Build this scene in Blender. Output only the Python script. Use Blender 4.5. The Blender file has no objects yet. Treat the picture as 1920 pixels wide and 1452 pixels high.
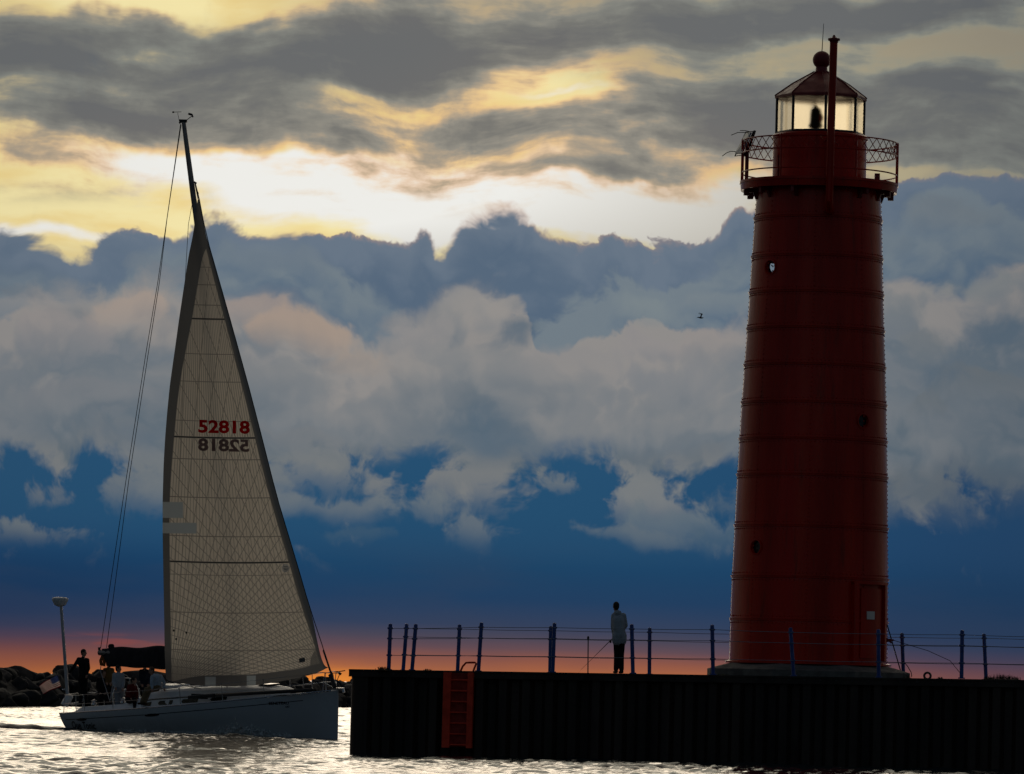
import bpy, bmesh, math, random
import numpy as np
from mathutils import Vector, Matrix, Euler, noise as mnoise

SUN_E, SKY_S = 0.16, 0.06                 # sun wholly veiled by the cloud bank, dusk sky
WAVE_A = 0.0052
SAILC = (0.76, 0.70, 0.61)
random.seed(7)
RNG = np.random.default_rng(11)
scene = bpy.context.scene
COL = scene.collection
PI = math.pi

# ------------------------------------------------------------------ camera
FOC = 9728.0                       # focal length in photo pixels (1920 wide), a long lens
PITCH, ROLL, CAMZ = 3.293, 1.50, 1.9
cam_d = bpy.data.cameras.new('camera')
cam_d.sensor_width = 36.0
cam_d.lens = 36.0 * FOC / 1920.0
cam_d.clip_start = 1.0
cam_d.clip_end = 30000.0
cam = bpy.data.objects.new('camera', cam_d)
COL.objects.link(cam)
CAMM = Matrix.Translation((0, 0, CAMZ)) @ Matrix.Rotation(math.radians(90 + PITCH), 4, 'X') @ Matrix.Rotation(math.radians(ROLL), 4, 'Z')
cam.matrix_world = CAMM
scene.camera = cam
# Survey frame: everything is measured as if seen from 28 m closer with a shorter lens, and set back to
# its true distance at the end of the script (SETBACK).
SURV_F = 7810.0
ROT = (Matrix.Rotation(math.radians(90 + 4.105), 4, 'X') @ Matrix.Rotation(math.radians(ROLL), 4, 'Z')).to_3x3()
ROTC = CAMM.to_3x3()
KS = FOC / 1000.0

def ray(px, py):
    return ROT @ Vector(((px - 960) / SURV_F, (726 - py) / SURV_F, -1.0))

def at(px, py, Y):
    """world point at the real distance Y (metres north of the viewpoint)"""
    d = ray(px, py)
    return Vector((0, 0, CAMZ)) + d * (Y / d.y)

def sky_uv(px, py):
    d = (ROTC @ Vector(((px - 960) / FOC, (726 - py) / FOC, -1.0))).normalized()
    return math.atan2(d.x, d.y) * KS, math.asin(d.z) * KS

# ------------------------------------------------------------------ light and sky
SUN_AZ, SUN_EL = math.radians(1.0), math.radians(5.3)
scene.view_settings.view_transform = 'Standard'
scene.view_settings.look = 'None'
scene.view_settings.exposure = 0.0
scene.view_settings.gamma = 1.0
scene.view_settings.use_curve_mapping = False
sun_d = bpy.data.lights.new('sun', 'SUN')
sun_d.energy = SUN_E
sun_d.angle = math.radians(20)
sun_d.color = (1.0, 0.82, 0.62)
sun = bpy.data.objects.new('sun', sun_d)
COL.objects.link(sun)
sun_dir = Vector((math.sin(SUN_AZ) * math.cos(SUN_EL), math.cos(SUN_AZ) * math.cos(SUN_EL), math.sin(SUN_EL)))
sun.rotation_euler = sun_dir.to_track_quat('Z', 'Y').to_euler()

def lin(c):
    r = []
    for v in c[:3]:
        v = v / 255.0
        r.append(v / 12.92 if v <= 0.04045 else ((v + 0.055) / 1.055) ** 2.4)
    return (r[0], r[1], r[2], 1.0)

class G:
    """tiny expression helper that writes shader nodes"""
    def __init__(s, tree): s.t = tree; s.n = tree.nodes; s.l = tree.links
    def put(s, sock, v):
        if isinstance(v, E): s.l.new(v.o, sock)
        elif isinstance(v, bpy.types.NodeSocket): s.l.new(v, sock)
        else: sock.default_value = v
    def m(s, op, *a, clamp=False):
        n = s.n.new('ShaderNodeMath'); n.operation = op; n.use_clamp = clamp
        for i, v in enumerate(a): s.put(n.inputs[i], v)
        return E(s, n.outputs[0])
    def xyz(s, x, y, z=0.0):
        n = s.n.new('ShaderNodeCombineXYZ')
        for i, v in enumerate((x, y, z)): s.put(n.inputs[i], v)
        return E(s, n.outputs[0])
    def sep(s, v):
        n = s.n.new('ShaderNodeSeparateXYZ'); s.put(n.inputs[0], v)
        return [E(s, o) for o in n.outputs]
    def vm(s, op, *a, scale=None, out=0):
        n = s.n.new('ShaderNodeVectorMath'); n.operation = op
        for i, v in enumerate(a): s.put(n.inputs[i], v)
        if scale is not None: s.put(n.inputs['Scale'], scale)
        return E(s, n.outputs[out])
    def noise(s, v, scale, detail=4, rough=0.5, dist=0.0, dim='2D', color=False):
        n = s.n.new('ShaderNodeTexNoise'); n.noise_dimensions = dim
        s.put(n.inputs['Vector'], v); s.put(n.inputs['Scale'], scale)
        n.inputs['Detail'].default_value = detail; n.inputs['Roughness'].default_value = rough
        n.inputs['Distortion'].default_value = dist
        return E(s, n.outputs[1 if color else 0])
    def voro(s, v, scale, detail=0, rough=0.5, smooth=0.6, dim='2D', feature='SMOOTH_F1'):
        n = s.n.new('ShaderNodeTexVoronoi'); n.voronoi_dimensions = dim; n.feature = feature
        s.put(n.inputs['Vector'], v); n.inputs['Scale'].default_value = scale
        n.inputs['Detail'].default_value = detail; n.inputs['Roughness'].default_value = rough
        if feature == 'SMOOTH_F1': n.inputs['Smoothness'].default_value = smooth
        return E(s, n.outputs['Distance'])
    def ss(s, v, a, b, lo=0.0, hi=1.0, kind='SMOOTHSTEP'):
        n = s.n.new('ShaderNodeMapRange'); n.interpolation_type = kind
        s.put(n.inputs[0], v); s.put(n.inputs[1], a); s.put(n.inputs[2], b); s.put(n.inputs[3], lo); s.put(n.inputs[4], hi)
        return E(s, n.outputs[0])
    def mix(s, f, a, b, mode='MIX'):
        n = s.n.new('ShaderNodeMix'); n.data_type = 'RGBA'; n.blend_type = mode
        s.put(n.inputs[0], f); s.put(n.inputs[6], a); s.put(n.inputs[7], b)
        return E(s, n.outputs[2])
    def curve(s, f, pts):
        n = s.n.new('ShaderNodeFloatCurve'); s.put(n.inputs['Value'], f)
        c = n.mapping.curves[0]
        while len(c.points) < len(pts): c.points.new(0.5, 0.5)
        for p, q in zip(c.points, pts): p.location = q; p.handle_type = 'AUTO'
        n.mapping.update()
        return E(s, n.outputs[0])
    def ramp(s, f, stops, interp='EASE'):
        n = s.n.new('ShaderNodeValToRGB'); s.put(n.inputs[0], f); r = n.color_ramp; r.interpolation = interp
        while len(r.elements) < len(stops): r.elements.new(0.5)
        for e, (p, c) in zip(r.elements, sorted(stops)): e.position = p; e.color = c
        return E(s, n.outputs[0])

class E:
    def __init__(s, g, o): s.g = g; s.o = o
    def __add__(s, b): return s.g.m('ADD', s, b)
    def __radd__(s, b): return s.g.m('ADD', s, b)
    def __sub__(s, b): return s.g.m('SUBTRACT', s, b)
    def __rsub__(s, b): return s.g.m('SUBTRACT', b, s)
    def __mul__(s, b): return s.g.m('MULTIPLY', s, b)
    def __rmul__(s, b): return s.g.m('MULTIPLY', s, b)
    def __truediv__(s, b): return s.g.m('DIVIDE', s, b)

DULL = lin((48, 55, 66))
world = bpy.data.worlds.new('World')
scene.world = world
world.use_nodes = True
wt = world.node_tree
wt.nodes.clear()
g = G(wt)

def build_sky():
    tc = wt.nodes.new('ShaderNodeTexCoord')
    X, Y, Z = g.sep(tc.outputs['Generated'])
    U = g.m('ARCTAN2', X, Y) * KS
    V = g.m('ARCSINE', Z) * KS
    P = g.xyz(U, V)
    w1 = g.noise(P, 2.2, 2, 0.5, color=True)
    w2 = g.noise(P, 9.0, 3, 0.55, color=True)
    Pw = g.vm('ADD', P, g.vm('SCALE', g.vm('SUBTRACT', w1, (0.5, 0.5, 0.5)), scale=0.13))
    Pw = g.vm('ADD', Pw, g.vm('SCALE', g.vm('SUBTRACT', w2, (0.5, 0.5, 0.5)), scale=0.042))
    Uw, Vw, _ = g.sep(Pw)
    def blob(px, py, rx, ry, amp, warped=True):
        u, v = sky_uv(px, py)
        q = g.vm('MULTIPLY', g.vm('SUBTRACT', Pw if warped else P, (u, v, 0.0)), (1000.0 / rx, 1000.0 / ry, 0.0))
        return g.m('EXPONENT', g.vm('DOT_PRODUCT', q, q, out=1) * -1.0) * amp
    def total(lst, **k):
        t = None
        for q in lst:
            e = blob(*q, **k); t = e if t is None else t + e
        return t
    def edge(pts):
        q = [sky_uv(*p) for p in pts]
        q = [((u + 1.2) / 2.4, v / 1.6) for u, v in q]
        return g.curve((U + 1.2) / 2.4, q) * 1.6
    big = g.noise(Pw, 2.6, 3, 0.5)
    fb = g.noise(Pw, 5.0, 5, 0.58)
    fine = g.noise(Pw, 22.0, 3, 0.6)
    rag0 = g.noise(Pw, 10.0, 5, 0.6)
    puff = g.voro(Pw, 7.0, 2, 0.5, feature='F1')                # rounded cauliflower cells, 0 at cell centres
    Pl = g.vm('ADD', Pw, (-0.012, -0.026, 0.0))
    puff_lit = g.voro(Pl, 7.0, 2, 0.5, feature='F1')
    fb_lit = g.noise(Pl, 5.0, 4, 0.58)
    relief = (puff_lit - puff) * 1.1 + (fb - fb_lit) * 1.6      # faces turned up towards the bright gap are paler
    Pq = g.vm('ADD', P, g.vm('SCALE', g.vm('SUBTRACT', w1, (0.5, 0.5, 0.5)), scale=0.10))
    Ps = g.vm('MULTIPLY', Pq, (1.0, 3.6, 1.0))
    st = g.noise(Ps, 3.0, 6, 0.52)
    st2 = g.noise(Ps, 7.5, 4, 0.55)

    # --- far background: afterglow at the horizon, blue band, yellow light behind the clouds
    f = V / 1.6
    LOWR = [(0.0, lin((200, 120, 60))), (0.016, lin((170, 100, 64))), (0.030, lin((142, 86, 70))), (0.043, lin((102, 76, 82))), (0.056, lin((74, 70, 86))),
            (0.070, lin((52, 64, 90))), (0.100, lin((34, 62, 95))), (0.14, lin((28, 66, 100))), (0.19, lin((36, 76, 108)))]
    C = g.ramp(f, LOWR + [(0.30, lin((46, 88, 126))), (0.42, lin((82, 110, 136))), (0.49, lin((120, 130, 140)))], 'LINEAR')
    left = g.ss(U, -0.35, -0.95)
    right = g.ss(U, 0.1, 0.95)
    streak = g.ss(g.noise(g.vm('MULTIPLY', P, (1.0, 9.0, 1.0)), 3.0, 4, 0.55), 0.50, 0.66)
    low = g.ss(V, 0.16, 0.08)
    C = g.mix(streak * low * left * 0.55, C, lin((206, 88, 60)))
    hot = total([(160, 1272, 200, 13, .55), (615, 1277, 110, 20, 1.1), (330, 1270, 170, 14, .75)], warped=False)
    C = g.mix(g.m('MINIMUM', hot, 1.0) * (0.55 + streak * 0.35), C, lin((250, 150, 44)))
    C = g.mix(right * g.ss(V, 0.5, 0.1) * 0.55, C, lin((22, 52, 98)))
    C = g.mix(right * g.ss(V, 0.13, 0.0) * 0.35, C, lin((150, 88, 92)))
    # yellow-white light above the bank
    Yel = g.mix(g.ss(st, 0.35, 0.65), lin((236, 210, 142)), lin((243, 228, 170)))
    core = total([(330, 292, 260, 26, .95), (640, 318, 330, 32, 1.2), (780, 372, 380, 52, 1.5), (1180, 385, 260, 62, 1.4),
                  (60, 432, 200, 22, .9), (1060, 300, 200, 26, .35), (760, 268, 90, 16, .8), (790, 440, 90, 40, 1.2), (1060, 175, 120, 14, .6),
                  (1430, 335, 90, 30, .8)]) + (st2 - 0.5) * 0.8
    Yel = g.mix(g.ss(core, 0.25, 1.0), Yel, lin((238, 237, 232)))
    prox = g.m('MINIMUM', total([(700, 320, 800, 210, 1.1), (60, 330, 500, 200, .8), (250, 0, 500, 70, .9), (1020, 170, 210, 90, .5)], warped=False), 1.0)
    Yel = g.mix(prox, lin((152, 144, 126)), Yel)
    C = g.mix(g.ss(V, 0.60, 0.78), C, Yel)

    # --- high stratocumulus, drawn out along the horizon
    D = total([(150, 120, 520, 78, 1.25), (760, 108, 420, 76, 1.1), (1180, 40, 600, 62, 1.2), (1700, 20, 420, 52, 1.0), (1800, 215, 380, 62, .95),
               (1330, 190, 260, 70, .85), (960, 222, 150, 26, .75), (240, 225, 330, 38, 1.1), (560, 262, 190, 22, .55), (40, 285, 120, 18, .5), (1120, 318, 230, 26, .6),
               (1160, 332, 100, 12, .5), (760, 345, 150, 10, .1), (1400, 250, 150, 46, .75), (1000, 262, 330, 20, .25), (1760, 160, 330, 50, .5), (1800, 290, 330, 44, .9), (940, 262, 430, 46, .42), (1150, 300, 160, 26, .3), (620, 300, 160, 10, .35), (800,585,100,50,0.0),
               (230, 8, 380, 26, -1.1), (1045, 150, 105, 44, -1.15), (780, 150, 150, 34, .4), (1090, 185, 70, 14, -.5), (1760, 100, 200, 30, -.45), (1480, 120, 120, 30, -.3), (1540, 85, 160, 16, -.35), (1870, 178, 90, 12, -.5), (290, 105, 110, 16, -.3), (640, 172, 120, 16, -.35), (1500,140,120,24,-.3),
               (1700, 315, 60, 9, -1.1)]) + (st - 0.5) * 1.8 - 0.14 + (st2 - 0.5) * 1.1 + (fine - 0.5) * 0.3
    strat_col = g.ramp(g.ss(D, 0.05, 1.35, kind='LINEAR'), [(0.0, lin((246, 200, 134))), (0.18, lin((228, 184, 136))), (0.36, lin((184, 164, 138))), (0.55, lin((148, 143, 132))),
                       (0.76, lin((124, 122, 116))), (1.0, lin((112, 110, 108)))], 'LINEAR')
    cool_col = g.ramp(g.ss(D, 0.05, 1.35, kind='LINEAR'), [(0.0, lin((158, 148, 126))), (0.25, lin((152, 149, 132))), (0.5, lin((128, 130, 124))), (0.75, lin((114, 115, 112))), (1.0, lin((104, 106, 107)))], 'LINEAR')
    warm = g.m('MINIMUM', total([(760, 300, 520, 120, 1.1), (100, 290, 300, 60, .8), (1030, 165, 190, 110, 1.0), (1340, 300, 200, 80, .8), (400, 10, 500, 40, .7)], warped=False), 1.0)
    strat_col = g.mix(warm, cool_col, strat_col)
    gate = g.ss(V, 0.86, 0.93)
    C = g.mix(g.ss(D, -0.15, 0.60) * gate, C, strat_col)

    veil = g.ss(V, 1.32, 1.9)
    C = g.mix(veil * 0.92, C, g.mix(st, lin((206, 200, 184)), lin((240, 230, 204))))

    # --- the cumulus banks, far to near, each with its own crest
    def bank(C, pts, amp_f, amp_p, soft, rim, lit, dark, depth, rel=0.5, rimw=0.012, opacity=1.0, litcol2=None, ph=0.0):
        h = edge(pts) + (fb - 0.5) * amp_f + (0.42 - puff) * amp_p + (fine - 0.5) * 0.042
        d = h - V
        sf = soft * 0.5 + g.ss(big, 0.35, 0.65) * soft * 2.0
        a = g.ss(d / sf, -1.0, 1.0)
        body = g.mix(g.ss(d + (big - 0.5) * depth * 1.3 + relief * rel * depth, 0.0, depth), lit, dark)
        body = g.mix(g.m('MULTIPLY', g.ss(relief, -0.05, 0.35), 0.35), body, litcol2 or lit)
        if rim is not None:
            body = g.mix(g.ss(d, rimw * 2.6, -rimw) * (warm * 0.9 + 0.1), body, rim)
        return g.mix(a * opacity, C, body)
    slate = lin((86, 104, 124)); slate2 = lin((92, 110, 128))
    C = bank(C, [(-240, 400), (-60, 415), (20, 428), (80, 446), (120, 458), (170, 448), (235, 428), (320, 438), (400, 412), (455, 424), (560, 424), (625, 412), (690, 422), (728, 440),
                 (762, 458), (797, 430), (826, 466), (850, 440), (880, 408), (930, 394), (985, 396), (1030, 420), (1070, 444), (1112, 446), (1150, 432), (1190, 446), (1235, 446),
                 (1288, 432), (1335, 434), (1375, 396), (1430, 386), (1600, 350), (1665, 338), (1720, 326), (1780, 322), (1860, 318), (1990, 330), (2200, 300)],
             0.075, 0.035, 0.007, lin((222, 168, 126)), lin((104, 118, 134)), slate, 0.10, rel=0.6, rimw=0.006)
    C = bank(C, [(-240, 500), (0, 505), (110, 520), (210, 500), (330, 470), (420, 462), (520, 452), (600, 470), (680, 520), (760, 610), (900, 640), (990, 600), (1050, 560),
                 (1120, 520), (1250, 505), (1400, 470), (1560, 420), (1660, 400), (1720, 372), (1800, 352), (1900, 380), (2000, 440), (2200, 470)],
             0.10, 0.05, 0.022, None, lin((118, 129, 136)), lin((86, 106, 126)), 0.13, rel=0.7, opacity=0.8)
    C = bank(C, [(-240, 590), (0, 580), (70, 556), (160, 520), (240, 512), (330, 520), (430, 556), (500, 566), (570, 574), (640, 596), (700, 622), (770, 598), (830, 566), (890, 546),
                 (945, 540), (990, 566), (1012, 640), (1060, 636), (1100, 606), (1180, 602), (1245, 588), (1310, 600), (1400, 592), (1600, 560), (1690, 500), (1760, 520),
                 (1830, 500), (1920, 484), (2200, 470)],
             0.095, 0.045, 0.017, lin((158, 147, 141)), lin((142, 139, 137)), lin((96, 109, 120)), 0.18, rel=0.75, rimw=0.004, litcol2=lin((132, 133, 136)))
    # a slate hollow between puffs, then the lower paler masses
    C = bank(C, [(-240, 720), (0, 700), (140, 640), (260, 640), (420, 660), (560, 650), (660, 690), (800, 640), (900, 610), (1000, 650), (1120, 690), (1260, 660), (1400, 650), (1660, 640),
                 (1800, 700), (1920, 690), (2200, 660)],
             0.16, 0.10, 0.05, None, lin((124, 127, 130)), lin((86, 101, 113)), 0.26, rel=0.7, opacity=0.7)
    # individual heaps: a crisp crown that fades into its own shaded base
    rough_r = (fb - 0.5) * 1.25 + (fine - 0.5) * 0.42 + (0.42 - puff) * 0.5
    Cx = {'C': C}
    def lump(px, py, rx, ry, rgb, op=0.8, soft=0.35, rough=None):
        u, v = sky_uv(px, py)
        Pq_ = g.vm('MULTIPLY_ADD', Cx['C'], (1e-7, 1e-7, 0.0), Pw)      # keeps the heaps in order, far to near
        q = g.vm('MULTIPLY', g.vm('SUBTRACT', Pq_, (u, v, 0.0)), (1000.0 / rx, 1000.0 / ry, 0.0))
        r = g.vm('LENGTH', q, out=1)
        _, qy, _z = g.sep(q)
        a_ = g.ss(r - (rough or rough_r), 1.0, 1.0 - soft) * g.ss(qy, -0.95, 0.55) * op
        Cx['C'] = g.mix(a_, Cx['C'], lin(rgb))
    for L in [(60, 600, 120, 60, (150, 144, 140), .5), (245, 590, 130, 74, (166, 150, 138), .75), (150, 650, 130, 70, (146, 140, 138), .6), (330, 640, 100, 60, (150, 142, 136), .5),
              (560, 640, 120, 62, (168, 148, 132), .75), (650, 690, 130, 60, (156, 144, 134), .6), (480, 600, 70, 46, (160, 144, 134), .6), (1180, 570, 150, 50, (124, 134, 138), .75, .5), (1330, 560, 150, 46, (122, 131, 136), .65, .5),
              (905, 600, 84, 64, (150, 146, 142), .6), (790, 645, 90, 56, (146, 142, 140), .6), (860, 690, 200, 70, (138, 137, 136), .6), (1060, 690, 150, 60, (138, 136, 136), .65), (1190, 655, 110, 56, (142, 138, 138), .6),
              (1320, 650, 120, 56, (144, 138, 136), .6), (1250, 720, 200, 60, (130, 131, 134), .5), (560, 740, 200, 60, (130, 131, 132), .5), (180, 760, 180, 60, (122, 124, 128), .5), (390, 720, 160, 60, (128, 129, 130), .45),
              (1850, 545, 130, 60, (124, 130, 132), .7, .5), (1720, 590, 90, 60, (118, 124, 128), .6, .5), (1740, 660, 80, 60, (118, 122, 124), .55), (1860, 740, 130, 60, (110, 114, 116), .6), (1730, 790, 60, 40, (106, 112, 116), .5),
              (560, 850, 130, 50, (118, 121, 124), .6), (760, 870, 140, 44, (110, 116, 121), .5), (1010, 880, 160, 46, (112, 116, 120), .6), (1270, 860, 150, 50, (112, 115, 118), .5), (250, 860, 150, 56, (114, 118, 122), .5), (40, 890, 110, 50, (112, 116, 120), .5),
              (1800, 400, 130, 50, (114, 122, 128), .6, .5), (1700, 450, 60, 46, (106, 118, 128), .5, .5), (560, 500, 100, 40, (108, 120, 132), .45, .5), (300, 505, 110, 36, (112, 122, 132), .5, .5)]:
        lump(*L)
    C = Cx['C']
    hol2 = total([(960, 630, 46, 36, .9), (1900, 625, 90, 44, 1.2), (560, 680, 60, 18, .4), (870, 800, 150, 40, .55), (1150, 830, 200, 30, .45), (960, 850, 120, 24, .5), (330, 830, 200, 28, .4), (1760, 720, 90, 44, .6), (30, 560, 60, 24, .7)]) + (fb - 0.5) * 1.0 + (rag0 - .5) * .5
    C = g.mix(g.ss(hol2, 0.2, 0.95) * 0.8, C, lin((86, 103, 118)))
    # ragged base: holes and gaps open on the blue beyond
    Bl = g.ramp(f, [(0.0, lin((40, 70, 108))), (0.12, lin((34, 70, 104))), (0.20, lin((36, 77, 110))), (0.34, lin((40, 82, 116)))], 'LINEAR')
    Bl = g.mix(right * 0.5, Bl, lin((22, 56, 98)))
    body = g.mix(g.ss(V + relief * 0.30, 0.16, 0.5), lin((92, 103, 112)), lin((98, 108, 115)))
    body = g.mix(g.ss(relief, -0.02, 0.30) * 0.7, body, lin((126, 127, 127)))
    body = g.mix(g.ss(V + (fb - 0.5) * .1, 0.44, 0.50) * .5, body, lin((92, 104, 114)))
    rag = rag0
    n = (fb - 0.5) * 2.8 + (rag - 0.5) * 2.4 + (0.42 - puff) * 0.5
    M = g.ss(V, 0.31, 0.49, -0.70, 1.0) + n + total([
        (60, 930, 90, 40, .25), (560, 870, 90, 50, .3), (900, 900, 120, 40, .35), (1740, 900, 150, 60, .5), (1900, 880, 100, 60, .4), (1560, 880, 150, 60, .3),
        (140, 945, 80, 36, -.6), (715, 905, 70, 44, -1.0), (1105, 905, 56, 36, -.7), (1345, 930, 66, 50, -.5), (1730, 835, 56, 17, -1.9), (1665, 850, 24, 12, -1.0)])
    below = g.ss(V, 0.52, 0.42)
    hole = g.ss(M, 0.58, -0.30)
    C2 = g.mix(hole, body, Bl)
    C2 = g.mix(g.ss(M, 0.75, 0.25) * 0.25, C2, Bl)
    Cx['C'] = C2
    rough_r = (fb - 0.5) * 1.7 + (rag0 - 0.5) * 1.5 + (fine - 0.5) * 0.5
    for L in [(1210, 935, 118, 68, (122, 125, 126), 0.92, .45), (1290, 985, 153, 56, (96, 110, 120), 0.67, .6), (1150, 1000, 177, 31, (96, 108, 118), 0.72, .6), (890, 930, 153, 63, (118, 121, 123), 0.92, .5), (900, 1000, 82, 41, (104, 113, 120), 0.77, .6),
              (800, 965, 70, 36, (108, 116, 121), 0.72, .6), (600, 905, 129, 68, (116, 120, 122), 0.92, .5), (620, 965, 177, 31, (104, 113, 120), 0.77, .6), (420, 930, 165, 73, (108, 115, 120), 0.72, .5), (300, 935, 106, 61, (110, 116, 120), 0.82, .5),
              (50, 990, 141, 41, (108, 115, 119), 0.92, .5), (60, 920, 82, 36, (112, 116, 119), 0.72, .5), (1030, 905, 70, 41, (112, 118, 121), 0.82, .5), (1730, 950, 153, 73, (104, 110, 113), 0.92, .5), (1800, 880, 153, 73, (102, 108, 112), 0.92, .5),
              (1905, 930, 106, 73, (92, 102, 110), 0.82, .6), (1450, 930, 118, 61, (100, 110, 116), 0.62, .6), (1560, 960, 141, 61, (100, 108, 114), 0.72, .6), (690, 1010, 70, 19, (70, 92, 110), 0.52, .7), (1380, 1010, 129, 41, (66, 90, 110), 0.57, .7)]:
        lump(*L, rough=rough_r)
    C2 = Cx['C']
    # the lowest band keeps the afterglow colours
    lowsky = g.ss(V, 0.30, 0.19)
    bg_low = g.ramp(f, LOWR, 'LINEAR')
    stk = total([(190, 1200, 130, 9, 1.0), (120, 1192, 90, 6, .6), (290, 1215, 120, 8, .5)], warped=False)
    bg_low = g.mix(streak * g.m('MINIMUM', stk, 1.0) * 0.6, bg_low, lin((176, 84, 56)))
    bg_low = g.mix(g.m('MINIMUM', hot, 1.0) * (0.5 + streak * 0.4), bg_low, lin((250, 150, 44)))
    edgeU = g.ss(g.m('ABSOLUTE', U), 0.25, 1.0)
    bg_low = g.mix(edgeU * 0.55, bg_low, g.ramp(f, [(0.0, lin((120, 62, 54))), (0.02, lin((98, 58, 62))), (0.035, lin((58, 48, 72))), (0.055, lin((22, 44, 80))), (0.10, lin((12, 44, 80))), (0.19, lin((20, 58, 98)))], 'LINEAR'))
    bg_low = g.mix(g.ss(g.noise(g.vm('MULTIPLY', P, (1.0, 5.0, 1.0)), 2.2, 4, .5), .4, .7) * .16, bg_low, lin((60, 66, 84)))
    C2 = g.mix(lowsky, C2, bg_low)
    C2 = g.mix(right * g.ss(V, .75, .35) * 0.18, C2, lin((40, 70, 104)))
    C = g.mix(g.ss(V + (fb - 0.5) * 0.12, 0.46, 0.40), C, C2)
    C = g.mix(g.ss(U, 0.5, 1.05) * 0.22, C, lin((40, 56, 74)))
    C = g.mix(g.ss(U, -0.55, -1.1) * 0.10, C, lin((50, 60, 74)))

    # --- beyond the sunset quarter the cloud deck turns dull and lets the sky texture through
    sky = wt.nodes.new('ShaderNodeTexSky')
    sky.sky_type = 'NISHITA'; sky.sun_disc = False
    sky.sun_elevation = SUN_EL; sky.sun_rotation = SUN_AZ
    sky.air_density = 1.2; sky.dust_density = 2.0; sky.ozone_density = 2.0
    away = g.m('MAXIMUM', g.ss(g.m('ABSOLUTE', U), 3.5, 10.0), g.ss(V, 4.0, 9.0))
    cover = g.ss(g.noise(g.vm('MULTIPLY', P, (0.35, 0.7, 1.0)), 1.0, 4, 0.55), 0.35, 0.6)
    b1 = wt.nodes.new('ShaderNodeBackground'); b1.inputs['Strength'].default_value = SKY_S
    g.put(b1.inputs['Color'], E(g, sky.outputs[0]))
    b2 = wt.nodes.new('ShaderNodeBackground'); b2.inputs['Strength'].default_value = 1.0
    dull = g.mix(g.ss(g.m('ABSOLUTE', U), 6.0, 17.0), lin((122, 106, 92)), DULL)
    C = g.mix(g.ss(away, 0.0, 0.9), C, dull)
    g.put(b2.inputs['Color'], C)
    ms = wt.nodes.new('ShaderNodeMixShader')
    g.put(ms.inputs[0], away * cover * -0.55 + 1.0)      # 1 = clouds, less = sky texture between them
    wt.links.new(b1.outputs[0], ms.inputs[1]); wt.links.new(b2.outputs[0], ms.inputs[2])
    out = wt.nodes.new('ShaderNodeOutputWorld')
    wt.links.new(ms.outputs[0], out.inputs[0])


# ------------------------------------------------------------------ materials
def new_mat(name):
    m = bpy.data.materials.new(name); m.use_nodes = True
    t = m.node_tree; t.nodes.clear()
    out = t.nodes.new('ShaderNodeOutputMaterial')
    return m, t, out

def paint(name, rgb, rough=0.5, metal=0.0, spec=0.5, vary=0.0, scale=3.0, coat=0.0, bump=0.0, bscale=30.0, streak=False, rgb2=None):
    m, t, out = new_mat(name)
    q = G(t)
    b = t.nodes.new('ShaderNodeBsdfPrincipled')
    b.inputs['Roughness'].default_value = rough; b.inputs['Metallic'].default_value = metal
    b.inputs['Specular IOR Level'].default_value = spec; b.inputs['Coat Weight'].default_value = coat
    c = (rgb[0], rgb[1], rgb[2], 1.0)
    tc = t.nodes.new('ShaderNodeTexCoord')
    if vary > 0:
        v = tc.outputs['Object']
        if streak: v = q.vm('MULTIPLY', v, (1.0, 1.0, 0.12))
        n = q.noise(v, scale, 5, 0.6, dim='3D')
        f = q.ss(n, 0.35, 0.7)
        c2 = rgb2 or tuple(k * (1 - vary) for k in rgb)
        col = q.mix(f, c, (c2[0], c2[1], c2[2], 1.0))
        q.put(b.inputs['Base Color'], col)
        q.put(b.inputs['Roughness'], q.ss(n, 0.3, 0.7, max(0.02, rough - 0.1), min(1, rough + 0.15)))
    else:
        b.inputs['Base Color'].default_value = c
    if bump > 0:
        bn = t.nodes.new('ShaderNodeBump'); bn.inputs['Strength'].default_value = 1.0; bn.inputs['Distance'].default_value = bump
        q.put(bn.inputs['Height'], q.noise(tc.outputs['Object'], bscale, 4, 0.6, dim='3D'))
        t.links.new(bn.outputs[0], b.inputs['Normal'])
    t.links.new(b.outputs[0], out.inputs[0])
    return m

RED = paint('red_paint', (0.60, 0.013, 0.003), 0.27, spec=0.30, vary=0.35, scale=0.9, streak=True, bump=0.004, bscale=4)
def weather(m):
    t = m.node_tree; q = G(t)
    b = next(n for n in t.nodes if n.type == 'BSDF_PRINCIPLED')
    tc = t.nodes.new('ShaderNodeTexCoord')
    v = q.vm('MULTIPLY', tc.outputs['Object'], (1.0, 1.0, 0.09))
    s1 = q.ss(q.noise(v, 5.0, 5, .65, dim='3D'), .54, .72)          # rust runs below the seams
    s2 = q.ss(q.noise(tc.outputs['Object'], 14.0, 4, .7, dim='3D'), .60, .72)
    old = b.inputs['Base Color'].links[0].from_socket
    c = q.mix(s1 * .45, E(q, old), (0.10, 0.018, 0.008, 1)); c = q.mix(s2 * .5, c, (0.16, 0.03, 0.012, 1))
    q.put(b.inputs['Base Color'], c)
weather(RED)
RED_DK = paint('red_roof_paint', (0.24, 0.012, 0.016), 0.4, spec=0.5, vary=0.3, scale=3)
RED_L = paint('ladder_red', (0.95, 0.06, 0.015), 0.55, vary=0.3, scale=4)
BLACK = paint('black_frame', (0.02, 0.02, 0.022), 0.45)
STEEL_DK = paint('dark_piling', (0.034, 0.020, 0.013), 0.6, vary=0.7, scale=1.1, streak=True, bump=0.01, bscale=9)
CONC = paint('concrete', (0.16, 0.155, 0.14), 0.9, vary=0.4, scale=2.5, bump=0.01, bscale=12)
BLUE = paint('blue_post_paint', (0.015, 0.075, 0.34), 0.45, vary=0.3, scale=6)
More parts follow.
